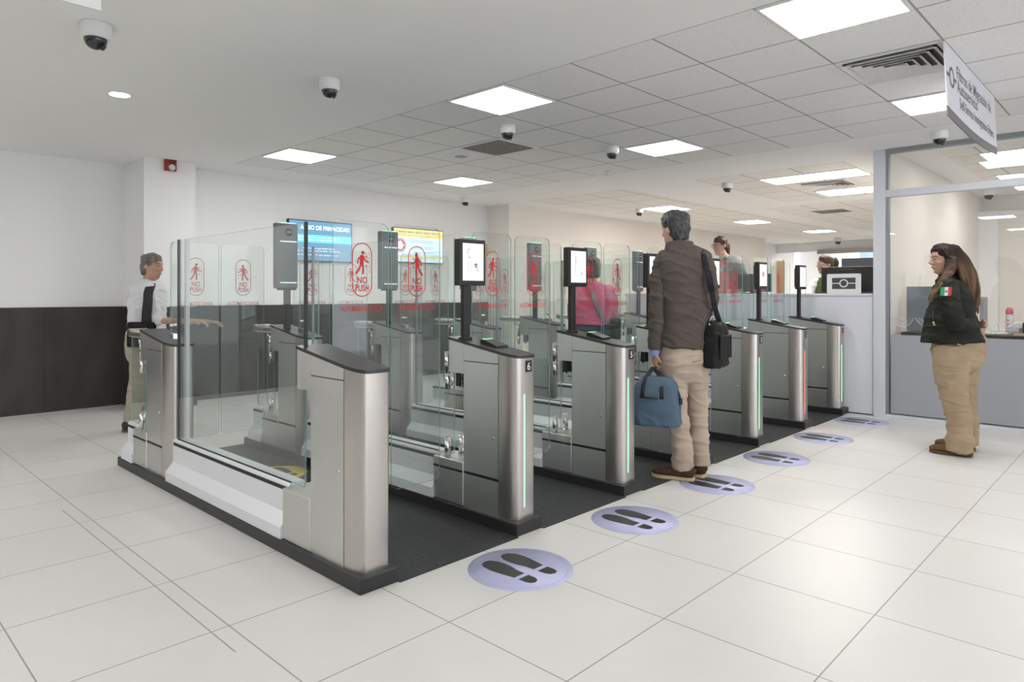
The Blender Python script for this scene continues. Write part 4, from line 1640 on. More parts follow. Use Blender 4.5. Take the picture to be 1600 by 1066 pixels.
def face_details(parent, at, s=1.0, brow=None, glasses=None, lip=M_LIP):
    for k in (-1, 1):
        bm = bmesh.new()
        bmesh.ops.create_uvsphere(bm, u_segments=14, v_segments=10, radius=0.0098 * s)
        bmesh.ops.translate(bm, verts=bm.verts, vec=at(k * 0.031, 0.0795, 0.008))
        for f_ in bm.faces:
            f_.smooth = True
        e = link_mesh('eye', bm, M_EYE_SHADE, parent)
        bm = bmesh.new()
        bmesh.ops.create_uvsphere(bm, u_segments=10, v_segments=8, radius=0.0066 * s)
        bmesh.ops.translate(bm, verts=bm.verts, vec=at(k * 0.031, 0.0845, 0.007))
        link_mesh('iris', bm, M_EYE, e)
        bm = bmesh.new()
        limb(bm, [(at(k * 0.014, 0.0955, 0.028), 0.003, 0.004), (at(k * 0.034, 0.0885, 0.034), 0.003, 0.005), (at(k * 0.052, 0.070, 0.028), 0.003, 0.003)], V((0, 0, 1)), 8)
        link_mesh('eyebrow', bm, brow or M_EYE, parent)
    bm = bmesh.new()
    limb(bm, [(at(-0.021, 0.085, -0.063), 0.003, 0.003), (at(-0.008, 0.0945, -0.060), 0.004, 0.006), (at(0.008, 0.0945, -0.060), 0.004, 0.006), (at(0.021, 0.085, -0.063), 0.003, 0.003)], V((0, 0, 1)), 8)
    link_mesh('lips', bm, lip, parent)
    if glasses:
        bm = bmesh.new()
        for k in (-1, 1):
            c = [at(k * 0.033 + 0.024 * math.cos(a), 0.108 - 0.004 * abs(math.cos(a)), 0.004 + 0.020 * math.sin(a)) for a in [2 * PI * i / 16 for i in range(17)]]
            loft(bm, [(q, 0.0017, 0.0017) for q in c], V((0.3, 0.2, 1)), 6)
            loft(bm, [(at(k * 0.057, 0.104, 0.008), 0.0017, 0.0017), (at(k * 0.080, -0.005, 0.012), 0.0017, 0.0017)], V((0, 0, 1)), 6)
        loft(bm, [(at(-0.010, 0.110, 0.008), 0.0017, 0.0017), (at(0.010, 0.110, 0.008), 0.0017, 0.0017)], V((0, 0, 1)), 6)
        link_mesh('eyeglasses', bm, glasses, parent)


def hand_shape(bm, w, d, n, s=1.0, curl=0.45, ts=1):
    w, d, n = V(w), V(d).normalized(), V(n)
    n = (n - d * n.dot(d)).normalized()
    ac = d.cross(n).normalized()
    limb(bm, [(w - d * 0.02 * s, 0.024 * s, 0.019 * s), (w + d * 0.02 * s, 0.030 * s, 0.016 * s), (w + d * 0.06 * s, 0.040 * s, 0.014 * s), (w + d * 0.092 * s, 0.039 * s, 0.011 * s)], ac, 14)
    for o, L, back in ((-0.031, 0.060, 0.008), (-0.0105, 0.074, 0.0), (0.0105, 0.078, 0.0), (0.031, 0.070, 0.004)):
        p = w + d * (0.094 - back) * s + ac * o * ts * s
        rings = [(p - d * 0.02 * s, 0.0085 * s, 0.0085 * s)]
        an = 0.10
        for q, fr in enumerate((0.42, 0.32, 0.26)):
            rings.append((p.copy(), (0.0088 - 0.0006 * q) * s, (0.0088 - 0.0006 * q) * s))
            an += curl
            p = p + (d * math.cos(an) + n * math.sin(an)) * L * fr * s
        rings.append((p, 0.0068 * s, 0.0068 * s))
        limb(bm, rings, ac, 10)
    p = w + d * 0.025 * s + ac * 0.026 * ts * s
    v1 = (ac * 0.62 * ts + d * 0.70 + n * 0.35).normalized()
    v2 = (ac * 0.15 * ts + d * 0.80 + n * 0.55).normalized()
    limb(bm, [(p - v1 * 0.012 * s, 0.013 * s, 0.013 * s), (p + v1 * 0.030 * s, 0.011 * s, 0.011 * s), (p + v1 * 0.03 * s + v2 * 0.03 * s, 0.0095 * s, 0.0095 * s)], n, 10)


def shoe(name, parent, heel, toe, m, msole, w=0.047, hgt=0.075):
    heel, toe = V(heel), V(toe)
    z0 = heel.z
    ax = (toe - heel)
    ax.z = 0
    L = ax.length
    ax.normalize()
    sd = V((ax.y, -ax.x, 0))
    P = lambda t, s_, z: V((heel.x, heel.y, z0)) + ax * (t * L) + sd * s_ + V((0, 0, z))
    bm = bmesh.new()
    rings = [(0.0, 0.020, 0.030, 0.045), (0.03, 0.036, 0.042, 0.05), (0.15, 0.042, 0.055, 0.058), (0.32, 0.043, 0.050, 0.056), (0.5, 0.046, 0.038, 0.052), (0.68, 0.050, 0.030, 0.046), (0.84, 0.046, 0.025, 0.042), (0.94, 0.034, 0.020, 0.038), (0.99, 0.018, 0.012, 0.034)]
    loft(bm, [(P(t, 0, zc), a * w / 0.047, b) for t, a, b, zc in rings], sd, 18)
    for v in bm.verts:
        v.co.z = max(v.co.z, z0 + 0.022)
    o = link_mesh(name, bm, m, parent, smooth=True)
    bm = bmesh.new()
    out = []
    for t, a in ((0.0, 0.022), (0.02, 0.036), (0.12, 0.044), (0.35, 0.041), (0.55, 0.047), (0.72, 0.052), (0.88, 0.045), (0.97, 0.028), (1.0, 0.012)):
        out.append((t, a * w / 0.047))
    poly = [(t, -a) for t, a in out] + [(t, a) for t, a in out[::-1]]
    prism(bm, poly, lambda t, s_: P(t, s_, 0.0045), lambda t, s_: P(t, s_ * 0.97, 0.026))
    link_mesh('sole', bm, msole, o)
    return o


def ribbon(bm, pts, w, th, ref):
    loft(bm, [(p, w, th) for p in pts], ref, 10, power=4)


def bez(p0, p1, p2, p3, n=12):
    return [p0 * (1 - t) ** 3 + p1 * 3 * t * (1 - t) ** 2 + p2 * 3 * t * t * (1 - t) + p3 * t ** 3 for t in [i / n for i in range(n + 1)]]


# ---- 1. man in the brown jacket, seen from behind -----------------------------------
F = Fig(1067, 4.76)
p = F.p
fc = V((-0.20, 0.98, 0))
ri = V((0.98, 0.20, 0))
hc = p(1055, 360, 0.02)
bm = bmesh.new()
at = head_shape(bm, hc, (-0.52, 0.85, -0.03), 1.02)
limb(bm, [(p(1058, 396), 0.062, 0.060), (p(1057, 382, 0.005), 0.058, 0.058), (p(1056, 368, 0.01), 0.060, 0.064)], ri)
limb(bm, [(p(1064, 414), 0.10, 0.06), (p(1067, 440), 0.14, 0.09), (p(1070, 500), 0.13, 0.085), (p(1069, 560), 0.13, 0.09)], ri)
WL = p(1023, 548, -0.02)
limb(bm, [(p(1036, 408), 0.045, 0.045), (p(1026, 475, -0.03), 0.036, 0.036), (WL, 0.026, 0.030)], ri)
hand_shape(bm, WL + V((0, 0, -0.005)), V((-0.02, 0.05, -1)), V((1, 0.25, 0)), 1.0, 0.85, 1)
EL, WR = p(1109, 476, 0.06), p(1098, 470, 0.32)
limb(bm, [(p(1099, 408), 0.045, 0.045), (EL, 0.036, 0.036), (WR, 0.028, 0.028)], ri)
hand_shape(bm, WR, V((-0.3, 0.9, 0.1)), V((0, 0.1, -1)), 1.0, 0.3, -1)
for hx, kx, ax_, dv in ((1052, 1058, 1066, -0.02), (1086, 1089, 1093, 0.04)):
    limb(bm, [(p(hx, 562, dv), 0.075, 0.08), (p(kx, 640, dv), 0.05, 0.055), (p(ax_, 735 if dv < 0 else 725, dv), 0.035, 0.042)], ri)
man = add_mesh('person', blend_mesh(bm, 0.0068, 3), SKIN)
F.place(man)
tag(man, 'man in a brown jacket and beige trousers seen from behind, holding a blue bag', 'person')

M_BROWN = cloth('brown_linen', (0.082, 0.067, 0.060), (0.118, 0.098, 0.088), 0.9, 150, 340, 0.35)
bm = bmesh.new()
J = [(1061, 381, 0.075, 0.075, 0.0), (1062, 388, 0.098, 0.085, 0.0), (1064, 395, 0.146, 0.10, 0.0), (1066, 404, 0.180, 0.118, 0.0), (1067, 425, 0.192, 0.132, 0.0), (1069, 455, 0.188, 0.135, 0.0),
     (1070, 490, 0.176, 0.130, 0.0), (1069, 520, 0.172, 0.132, 0.0), (1067, 543, 0.176, 0.140, 0.0)]
loft(bm, [(p(x, y, dv), a, b) for x, y, a, b, dv in J], ri, 28, power=2.3)
jk = add_mesh('jacket', blend_mesh(bm, 0.009, 3, (0.011, 7.0, 13.0, 1)), M_BROWN, man)
bm = bmesh.new()
limb(bm, [(p(1040, 407), 0.070, 0.075), (p(1031, 436, -0.01), 0.066, 0.070), (p(1027, 478, -0.03), 0.056, 0.062), (p(1025, 512, -0.03), 0.052, 0.056), (p(1023.5, 546, -0.02), 0.049, 0.053)], ri, 18, True)
add_mesh('sleeve', blend_mesh(bm, 0.008, 2, (0.010, 9.0, 15.0, 5)), M_BROWN, jk)
bm = bmesh.new()
limb(bm, [(p(1096, 406), 0.072, 0.075), (p(1106, 438, 0.03), 0.066, 0.070), (EL, 0.056, 0.058), (p(1103, 474, 0.20), 0.052, 0.052), (WR + V((0, -0.05, 0)), 0.044, 0.044)], ri, 18, True)
add_mesh('sleeve', blend_mesh(bm, 0.008, 2, (0.010, 9.0, 15.0, 6)), M_BROWN, jk)
bm = bmesh.new()
cv = [p(1034 + 0, 383, 0.0)]
N_ = 20
ca = p(1061.5, 385, 0.012)
A = []
for zz, k in ((-0.030, 1.10), (-0.004, 1.03), (0.024, 0.98), (0.026, 0.90), (-0.01, 0.93)):
    A.append([bm.verts.new(ca + V((0.097 * k * math.cos(2 * PI * i / N_), 0.090 * k * math.sin(2 * PI * i / N_), zz - 0.012 * math.sin(2 * PI * i / N_)))) for i in range(N_)])
for a, b in zip(A, A[1:]):
    for i in range(N_):
        j = (i + 1) % N_
        bm.faces.new((a[i], a[j], b[j], b[i]))
bmesh.ops.recalc_face_normals(bm, faces=bm.faces)
link_mesh('jacket_collar', bm, M_BROWN, jk, smooth=True)
bm = bmesh.new()
limb(bm, [(p(1023.3, 543, -0.02), 0.040, 0.045), (p(1022.8, 550, -0.02), 0.038, 0.043)], ri)
link_mesh('shirt_cuff', bm, mat('shirt_blue', (0.28, 0.38, 0.62), 0.7), man)
bm = bmesh.new()
cc = p(1060, 381, 0.012)
limb(bm, [(cc, 0.076, 0.074), (cc + V((0, 0.004, 0.018)), 0.074, 0.072)], ri)
link_mesh('shirt_collar', bm, mat('shirt_white', (0.72, 0.68, 0.68), 0.7), man)

M_BEIGE = cloth('beige_chino', (0.43, 0.345, 0.275), (0.50, 0.41, 0.335), 0.85, 8, 320, 0.2)
bm = bmesh.new()
loft(bm, capsule_rings([(p(1068, 530), 0.160, 0.120), (p(1068, 548), 0.166, 0.128), (p(1068, 562), 0.172, 0.136), (p(1068, 572), 0.165, 0.130)]), ri, 24, power=2.3)
loft(bm, capsule_rings([(p(1051, 562), 0.088, 0.115), (p(1052, 585), 0.086, 0.105), (p(1055, 615, -0.01), 0.079, 0.090), (p(1058, 645, -0.015), 0.070, 0.080), (p(1063, 680, -0.02), 0.068, 0.076), (p(1066, 705, -0.02), 0.070, 0.077), (p(1067, 722, -0.02), 0.071, 0.078), (p(1067, 733, -0.02), 0.069, 0.076)])[:-3], ri, 20)
loft(bm, capsule_rings([(p(1086, 562, 0.02), 0.086, 0.115), (p(1087, 585, 0.02), 0.082, 0.10), (p(1089, 615, 0.03), 0.072, 0.085), (p(1090, 645, 0.035), 0.066, 0.076), (p(1092, 680, 0.04), 0.063, 0.072), (p(1093, 705, 0.04), 0.062, 0.072), (p(1094, 718, 0.04), 0.062, 0.072), (p(1094, 726, 0.04), 0.060, 0.070)])[:-3], ri, 20)
tr = add_mesh('trousers', blend_mesh(bm, 0.0085, 3, (0.0095, 6.0, 15.0, 2)), M_BEIGE, man)
bm = bmesh.new()
for x0, y0, x1, y1 in ((1036, 560, 1056, 566), (1082, 566, 1099, 563)):
    q = [p(x0, y0, -0.138), p(x1, y1, -0.145)]
    loft(bm, [(q[0], 0.003, 0.003), ((q[0] + q[1]) / 2 + V((0, -0.006, 0)), 0.004, 0.004), (q[1], 0.003, 0.003)], V((0, 0, 1)), 8)
link_mesh('pocket_seam', bm, mat('chino_seam', (0.34, 0.27, 0.21), 0.9), tr)  # seams in a darker chino tone
M_SHOEB = cloth('brown_suede', (0.060, 0.036, 0.022), (0.095, 0.058, 0.036), 0.8, 20, 200, 0.2)
M_SOLEC = mat('cream_sole', (0.60, 0.46, 0.30), 0.6)
shoe('shoe', man, F.gp(1085, 752), F.gp(1019, 743.5), M_SHOEB, M_SOLEC, 0.050)
h2 = F.gp(1102, 747.5)
shoe('shoe', man, h2, h2 + V((-0.19, 0.20, 0)), M_SHOEB, M_SOLEC, 0.050)
M_HAIRG = hair_mat('salt_pepper_hair', (0.016, 0.015, 0.016), (0.085, 0.084, 0.088), 90)
bm = bmesh.new()
hr = [(-0.088, -0.058, 0.044, 0.026), (-0.07, -0.052, 0.058, 0.042), (-0.04, -0.042, 0.070, 0.060), (-0.005, -0.034, 0.080, 0.074), (0.03, -0.022, 0.088, 0.088), (0.065, -0.008, 0.092, 0.102), (0.095, 0.0, 0.084, 0.098), (0.118, 0.0, 0.066, 0.078), (0.134, -0.002, 0.040, 0.046), (0.142, -0.002, 0.014, 0.016)]
loft(bm, [(at(0, b, z), w, d) for z, b, w, d in hr], ri.lerp(V((0.85, 0.52, 0)), 1.0), 24)
hm = blend_mesh(bm, 0.006, 1, (0.006, 45, 26, 4))
add_mesh('hair', hm, M_HAIRG, man)

# blue travel bag in the left hand
t = thing('travel_bag', 'blue soft travel bag with black handles held by the man in brown', 'bag', tuple(F.base), TH - PI / 2)
bc = p(1026, 625, -0.05)
rot = Matrix.Rotation(-0.42, 3, 'Z')
bm = bmesh.new()
bl = [(-0.170, 0.155, 0.088), (-0.155, 0.168, 0.098), (-0.05, 0.160, 0.098), (0.05, 0.150, 0.090), (0.115, 0.135, 0.070), (0.150, 0.105, 0.045), (0.165, 0.07, 0.025)]
loft(bm, [(bc + V((0, 0, z)), a, b) for z, a, b in bl], rot @ V((1, 0, 0)), 32, power=4.2)
me = blend_mesh(bm, 0.008, 4, (0.006, 7, 9, 6))
add_mesh('bag_body', me, cloth('blue_canvas', (0.085, 0.130, 0.185), (0.105, 0.158, 0.220), 0.7, 14, 300, 0.15), t)
grip = p(1021, 576, -0.02)
M_STRAP = mat('black_webbing', (0.014, 0.014, 0.016), 0.6)
for sy, nm in ((-1, 'handle'), (1, 'handle')):
    bm = bmesh.new()
    a0 = bc + rot @ V((-0.075, sy * 0.094, 0.02))
    a1 = bc + rot @ V((0.055, sy * 0.094, 0.02))
    g = grip + V((0, sy * 0.008, 0))
    ribbon(bm, bez(a0, a0 + V((0.0, 0, 0.13)), g + V((-0.05, 0, -0.05)), g + V((-0.005, 0, 0))) + bez(g + V((0.005, 0, 0)), g + V((0.045, 0, -0.05)), a1 + V((0.0, 0, 0.13)), a1), 0.0035, 0.014, rot @ V((0, 1, 0)))
    link_mesh(nm, bm, M_STRAP, t, smooth=True)
bm = bmesh.new()
q0, q1 = bc + rot @ V((-0.095, -0.100, 0.03)), bc + rot @ V((0.03, -0.100, 0.022))
ribbon(bm, [q0, q1], 0.006, 0.007, V((0, 0, 1)))
link_mesh('zip_pocket', bm, M_STRAP, t)
bm = bmesh.new()
ribbon(bm, bez(bc + rot @ V((0.02, 0.0, 0.172)), bc + rot @ V((0.10, -0.01, 0.165)), bc + rot @ V((0.148, -0.015, 0.10)), bc + rot @ V((0.166, -0.015, 0.015))), 0.004, 0.010, V((0, 0, 1)))
box(bm, *[0, 0, 0, 0, 0, 0]) if False else None
link_mesh('end_strap', bm, M_STRAP, t, smooth=True)
boxo('strap_clip', tuple(v for pr in zip((bc + rot @ V((0.166, -0.015, 0.0)) - V((0.011, 0.011, 0.02))), (bc + rot @ V((0.166, -0.015, 0.0)) + V((0.011, 0.011, 0.02)))) for v in pr), M_STRAP, t, 0.004)

# black shoulder bag on the right hip
t = thing('shoulder_bag', 'black shoulder bag hanging at the right hip of the man in brown', 'bag', tuple(F.base), TH - PI / 2)
sc = p(1119, 537, -0.03)
rot2 = Matrix.Rotation(0.95, 3, 'Z')
bm = bmesh.new()
loft(bm, [(sc + V((0, 0, z)), a, b) for z, a, b in ((-0.160, 0.125, 0.05), (-0.145, 0.135, 0.062), (-0.05, 0.135, 0.066), (0.06, 0.125, 0.06), (0.125, 0.115, 0.045), (0.155, 0.10, 0.025))], rot2 @ V((1, 0, 0)), 28, power=4)
M_BLKF = cloth('black_nylon', (0.010, 0.010, 0.010), (0.022, 0.021, 0.021), 0.55, 10, 200, 0.2)
add_mesh('bag_body', blend_mesh(bm, 0.008, 3, (0.007, 9, 10, 8)), M_BLKF, t)
bm = bmesh.new()
box(bm, -0.115, 0.115, -0.073, -0.060, -0.10, 0.06, bev=0.006)
bmesh.ops.transform(bm, matrix=Matrix.Translation(sc) @ rot2.to_4x4(), verts=bm.verts)
link_mesh('front_pocket', bm, M_BLKF, t)
M_NAVY = cloth('navy_webbing', (0.013, 0.015, 0.021), (0.024, 0.027, 0.036), 0.7, 30, 300, 0.2)
bm = bmesh.new()
s0, s1 = p(1096, 394, -0.03), p(1124, 503, -0.06)
ribbon(bm, [p(1090, 392, 0.10), p(1092, 388.5, 0.03), s0 + V((0.0, 0, 0.022)), p(1101, 404, -0.105), p(1107, 430, -0.145), p(1113, 460, -0.15), p(1118, 485, -0.11), s1], 0.018, 0.004, V((1, 0.1, 0)))
link_mesh('strap', bm, M_NAVY, t, smooth=True)
bm = bmesh.new()
ribbon(bm, [p(1106, 424, -0.148), p(1112, 455, -0.157)], 0.024, 0.006, V((1, 0.1, 0)))
link_mesh('shoulder_pad', bm, M_NAVY, t, smooth=True)
bm = bmesh.new()
ribbon(bm, bez(sc + rot2 @ V((-0.11, 0, 0.13)), sc + V((-0.05, 0, 0.22)), sc + V((0.02, -0.05, 0.2)), s1), 0.012, 0.003, V((1, 0, 0)))
link_mesh('strap_end', bm, M_CHROME, t, smooth=True)

# ---- 2. woman officer in the dark jacket, side view ---------------------------------
F = Fig(1490, 5.53)
p = F.p
fc = V((-0.97, 0.24, 0))
ri = V((0.24, 0.97, 0))
bm = bmesh.new()
hc = p(1474.5, 405.5, 0.0)
at = head_shape(bm, hc, (-0.985, 0.10, -0.05), 0.97, ears=False)
limb(bm, [(p(1484, 440, 0), 0.055, 0.058), (p(1480, 428, 0), 0.050, 0.052), (p(1478, 415, 0), 0.050, 0.055)], ri)
limb(bm, [(p(1487, 446), 0.13, 0.08), (p(1487, 480), 0.14, 0.10), (p(1493, 525), 0.13, 0.11), (p(1498, 548), 0.14, 0.12)], ri)
WN, WF = p(1524, 507, -0.075), p(1526, 508, 0.06)
EN, EF = p(1495, 506, -0.285), p(1500, 505, 0.24)
limb(bm, [(p(1484, 448, -0.17), 0.045, 0.045), (EN, 0.036, 0.036), (WN, 0.026, 0.026)], V((0, 0, 1)))
limb(bm, [(p(1486, 448, 0.18), 0.045, 0.045), (EF, 0.036, 0.036), (WF, 0.026, 0.026)], V((0, 0, 1)))
hand_shape(bm, WN, V((0.12, 0.98, 0.02)), V((-0.8, 0.4, 0.2)), 0.92, 0.35, 1)
hand_shape(bm, WF + V((0.012, 0, 0.0)), V((0.10, -0.98, -0.05)), V((-0.8, -0.4, 0.2)), 0.92, 0.45, -1)
for hx, kx, ax_, dv, ay in ((1490, 1492, 1501, -0.095, 700), (1502, 1507, 1512, 0.10, 692)):
    limb(bm, [(p(hx, 560, dv), 0.08, 0.10), (p(kx, 625, dv), 0.05, 0.055), (p(ax_, ay, dv), 0.033, 0.038)], ri)
wom = add_mesh('person', blend_mesh(bm, 0.0068, 3), noise_col(mat('skin_light', (0.55, 0.34, 0.25), 0.5, 0, 0.4), (0.51, 0.31, 0.225), (0.58, 0.365, 0.275), 14, 3))
F.place(wom)
tag(wom, 'woman officer in dark green jacket and tan trousers standing sideways by the glass office', 'person')
M_HAIRB = hair_fade('brown_hair', (0.018, 0.012, 0.010), (0.035, 0.019, 0.012), (0.20, 0.112, 0.060), 1.70, 1.47)
M_HAIRD = hair_mat('dark_roots', (0.014, 0.010, 0.009), (0.040, 0.026, 0.020), 24)
face_details(wom, at, 0.97, M_HAIRD)
M_OLIVE = cloth('dark_olive_nylon', (0.016, 0.018, 0.013), (0.027, 0.029, 0.022), 0.6, 12, 220, 0.15)
bm = bmesh.new()
J = [(1481, 434, 0.080, 0.068), (1483, 440, 0.14, 0.090), (1485, 448, 0.178, 0.112), (1486, 465, 0.186, 0.132), (1485, 490, 0.19, 0.160), (1486.5, 512, 0.20, 0.188), (1487.5, 534, 0.205, 0.222)]
loft(bm, [(p(x, y), a, b) for x, y, a, b in J], ri, 28, power=2.4)
jk = add_mesh('jacket', blend_mesh(bm, 0.009, 3, (0.011, 6.0, 11.0, 11)), M_OLIVE, wom)
bm = bmesh.new()
limb(bm, [(p(1483, 447, -0.160), 0.074, 0.066), (p(1485, 468, -0.225), 0.072, 0.066), (p(1489, 490, -0.265), 0.068, 0.062), (EN, 0.062, 0.060), (p(1511, 509, -0.215), 0.058, 0.056), (WN + V((-0.012, -0.012, 0)), 0.046, 0.046)], V((1, 0.2, 0)), 18, True)
add_mesh('sleeve', blend_mesh(bm, 0.008, 2, (0.011, 8.0, 12.0, 13)), M_OLIVE, jk)
bm = bmesh.new()
limb(bm, [(p(1486, 447, 0.160), 0.070, 0.066), (p(1490, 480, 0.22), 0.066, 0.062), (EF, 0.060, 0.058), (WF + V((0.0, 0.02, 0)), 0.045, 0.045)], V((1, 0.2, 0)), 18, True)
add_mesh('sleeve', blend_mesh(bm, 0.008, 2, (0.009, 8.0, 12.0, 14)), M_OLIVE, jk)
bm = bmesh.new()
cl = p(1479, 430, 0.0)
limb(bm, [(cl + V((0.004, 0, -0.045)), 0.085, 0.086), (cl + V((0.004, 0, -0.02)), 0.066, 0.066)], ri)
link_mesh('jacket_collar', bm, M_OLIVE, jk)
# flag patch on the upper arm
bm = bmesh.new()
pc = p(1478.5, 455.5, -0.305)
ux, uy = V((0.97, -0.16, 0.02)).normalized(), V((0.02, -0.06, 1)).normalized()
PP = lambda a, b, o=0.0: pc + ux * a + uy * b + V((0, -0.001 - o, 0))
for k, (a, b) in enumerate(((-0.036, -0.012), (-0.012, 0.012), (0.012, 0.036))):
    prism(bm, [(a, -0.033), (b, -0.033), (b, 0.033), (a, 0.033)], lambda x, y: PP(x, y), lambda x, y: PP(x, y, -0.012), k)
flat(bm, disc2(0, 0, 0.009, 14), lambda x, y: PP(x, y, 0.0006), 3)
link_mesh('flag_patch', bm, [mat('flag_green', (0.03, 0.36, 0.16), 0.7), mat('flag_white', (0.75, 0.74, 0.72), 0.7), mat('flag_red', (0.62, 0.04, 0.07), 0.7), mat('flag_emblem', (0.25, 0.20, 0.10), 0.7)], jk)
bm = bmesh.new()
ribbon(bm, [p(1459, 486, -0.165), p(1458, 497, -0.19), p(1461, 508, -0.20)], 0.004, 0.004, V((1, 0, 0)))
link_mesh('pocket_zip', bm, M_BLACK, jk)
bm = bmesh.new()
ribbon(bm, [p(1458, 503, -0.20), p(1460.5, 509, -0.207)], 0.008, 0.004, V((1, 0, 0)))
link_mesh('zip_pull', bm, mat('brass', (0.45, 0.36, 0.15), 0.35, 0.8), jk)
bm = bmesh.new()
cyl(bm, p(1492, 514, -0.215), p(1492, 514, -0.226), 0.009, n=14)
link_mesh('snap_button', bm, M_GREYCH, jk)
M_TAN = cloth('tan_cargo', (0.355, 0.265, 0.175), (0.43, 0.33, 0.225), 0.85, 9, 320, 0.2)
bm = bmesh.new()
loft(bm, capsule_rings([(p(1494, 522), 0.19, 0.170), (p(1497, 534), 0.188, 0.184), (p(1498, 545), 0.190, 0.184), (p(1497, 556), 0.182, 0.172)]), ri, 24, power=2.3)
loft(bm, capsule_rings([(p(1490, 552, -0.09), 0.10, 0.150), (p(1486, 580, -0.10), 0.098, 0.126), (p(1489, 605, -0.10), 0.090, 0.106), (p(1492, 628, -0.10), 0.084, 0.096), (p(1498, 652, -0.10), 0.080, 0.088), (p(1501, 675, -0.10), 0.080, 0.084), (p(1499, 690, -0.10), 0.087, 0.097), (p(1499, 705, -0.10), 0.085, 0.098)])[:-3], ri, 22)
loft(bm, capsule_rings([(p(1504, 552, 0.09), 0.10, 0.142), (p(1502, 575, 0.10), 0.092, 0.124), (p(1505, 608, 0.10), 0.084, 0.096), (p(1509, 640, 0.10), 0.078, 0.086), (p(1511, 670, 0.10), 0.075, 0.082), (p(1511, 694, 0.10), 0.078, 0.080)])[:-3], ri, 22)
tr = add_mesh('trousers', blend_mesh(bm, 0.0085, 3, (0.012, 5.0, 13.0, 15)), M_TAN, wom)
bm = bmesh.new()
vs = [p(1466, 578, -0.208), p(1500, 582, -0.205), p(1500, 586, -0.207), p(1467, 584, -0.210)]
ribbon(bm, [p(1465, 581, -0.198), p(1482, 584, -0.210), p(1499, 583, -0.200)], 0.008, 0.006, V((0, 0, 1)))
link_mesh('cargo_flap', bm, M_TAN, tr, smooth=True)
bm = bmesh.new()
ribbon(bm, [p(1496, 538, -0.19), p(1510, 541, -0.17), p(1524, 536, -0.115)], 0.007, 0.006, V((0, 0, 1)))
link_mesh('pocket_flap', bm, M_TAN, tr, smooth=True)
M_SUEDE = cloth('tan_suede', (0.15, 0.082, 0.036), (0.21, 0.118, 0.056), 0.8, 20, 200, 0.2)
M_SOLEB = mat('brown_sole', (0.10, 0.065, 0.038), 0.7)
shoe('shoe', wom, F.gp(1520, 714.5), F.gp(1452, 706), M_SUEDE, M_SOLEB, 0.052)
shoe('shoe', wom, F.gp(1524, 706), F.gp(1461, 697), M_SUEDE, M_SOLEB, 0.052)
# hair: dark crown and long brown lengths down the back
bm = bmesh.new()
hr = [(-0.02, -0.060, 0.078, 0.055), (0.0, -0.048, 0.083, 0.068), (0.03, -0.030, 0.086, 0.086), (0.065, -0.010, 0.086, 0.100), (0.095, -0.006, 0.074, 0.092), (0.118, -0.006, 0.054, 0.068), (0.133, -0.008, 0.022, 0.030)]
loft(bm, [(at(0, b, z), w, d) for z, b, w, d in hr], ri, 24)
for k in (-1, 1):
    limb(bm, [(at(k * 0.056, 0.040, 0.075), 0.016, 0.030), (at(k * 0.074, 0.018, 0.02), 0.013, 0.034), (at(k * 0.080, -0.010, -0.04), 0.014, 0.036), (at(k * 0.084, -0.03, -0.09), 0.016, 0.040)], V((1, 0, 0)))
hr_ = add_mesh('hair', blend_mesh(bm, 0.006, 2, (0.004, 40, 14, 5)), M_HAIRB, wom)
bm = bmesh.new()
random.seed(3)
limb(bm, [(p(1486, 396), 0.072, 0.080), (p(1494, 410), 0.094, 0.096), (p(1504, 432), 0.116, 0.100), (p(1512, 455, 0), 0.112, 0.085), (p(1518, 472, 0), 0.085, 0.055)], ri, 20)
for k in range(40):
    a_ = -1.0 + 2.0 * k / 39
    s0_ = at(0.066 * a_, -0.050 + 0.040 * abs(a_), 0.098 - 0.05 * abs(a_) + random.uniform(-0.02, 0.02))
    e_ = p(1530 - 17 * abs(a_) + random.uniform(-10, 6), 476 + random.uniform(-16, 16), 0.135 * a_)
    m1 = p(1519 - 20 * abs(a_) + random.uniform(-3, 3), 418 + 6 * abs(a_), 0.120 * a_)
    m2 = p(1534 - 18 * abs(a_) + random.uniform(-4, 3), 448, 0.140 * a_)
    pts = bez(s0_, m1 + V((-0.035, 0, 0.055)), m2, e_, 9)
    ph = random.uniform(0, 6)
    rr = [0.018, 0.021, 0.022, 0.022, 0.021, 0.020, 0.018, 0.015, 0.011, 0.006]
    limb(bm, [(q + V((0.009 * math.sin(ph + i * 1.1), 0.010 * math.cos(ph + i * 0.9), 0)), rr[i], rr[i] * 0.8) for i, q in enumerate(pts)], ri, 9)
# locks falling forward over the near shoulder
for k in range(5):
    o_ = V((0.008 * k - 0.01, -0.008 * k, 0))
    limb(bm, [(p(1484, 405, -0.078) + o_, 0.022, 0.022), (p(1480, 425, -0.108) + o_, 0.022, 0.020), (p(1471 - k, 441, -0.135) + o_, 0.018, 0.016), (p(1460 - 2 * k, 455 + k, -0.15) + o_, 0.013, 0.012), (p(1453 - 2 * k, 465 + 2 * k, -0.155) + o_, 0.006, 0.006)], ri, 10)
add_mesh('hair_lengths', blend_mesh(bm, 0.0055, 2, (0.003, 40, 8, 9)), M_HAIRB, wom)


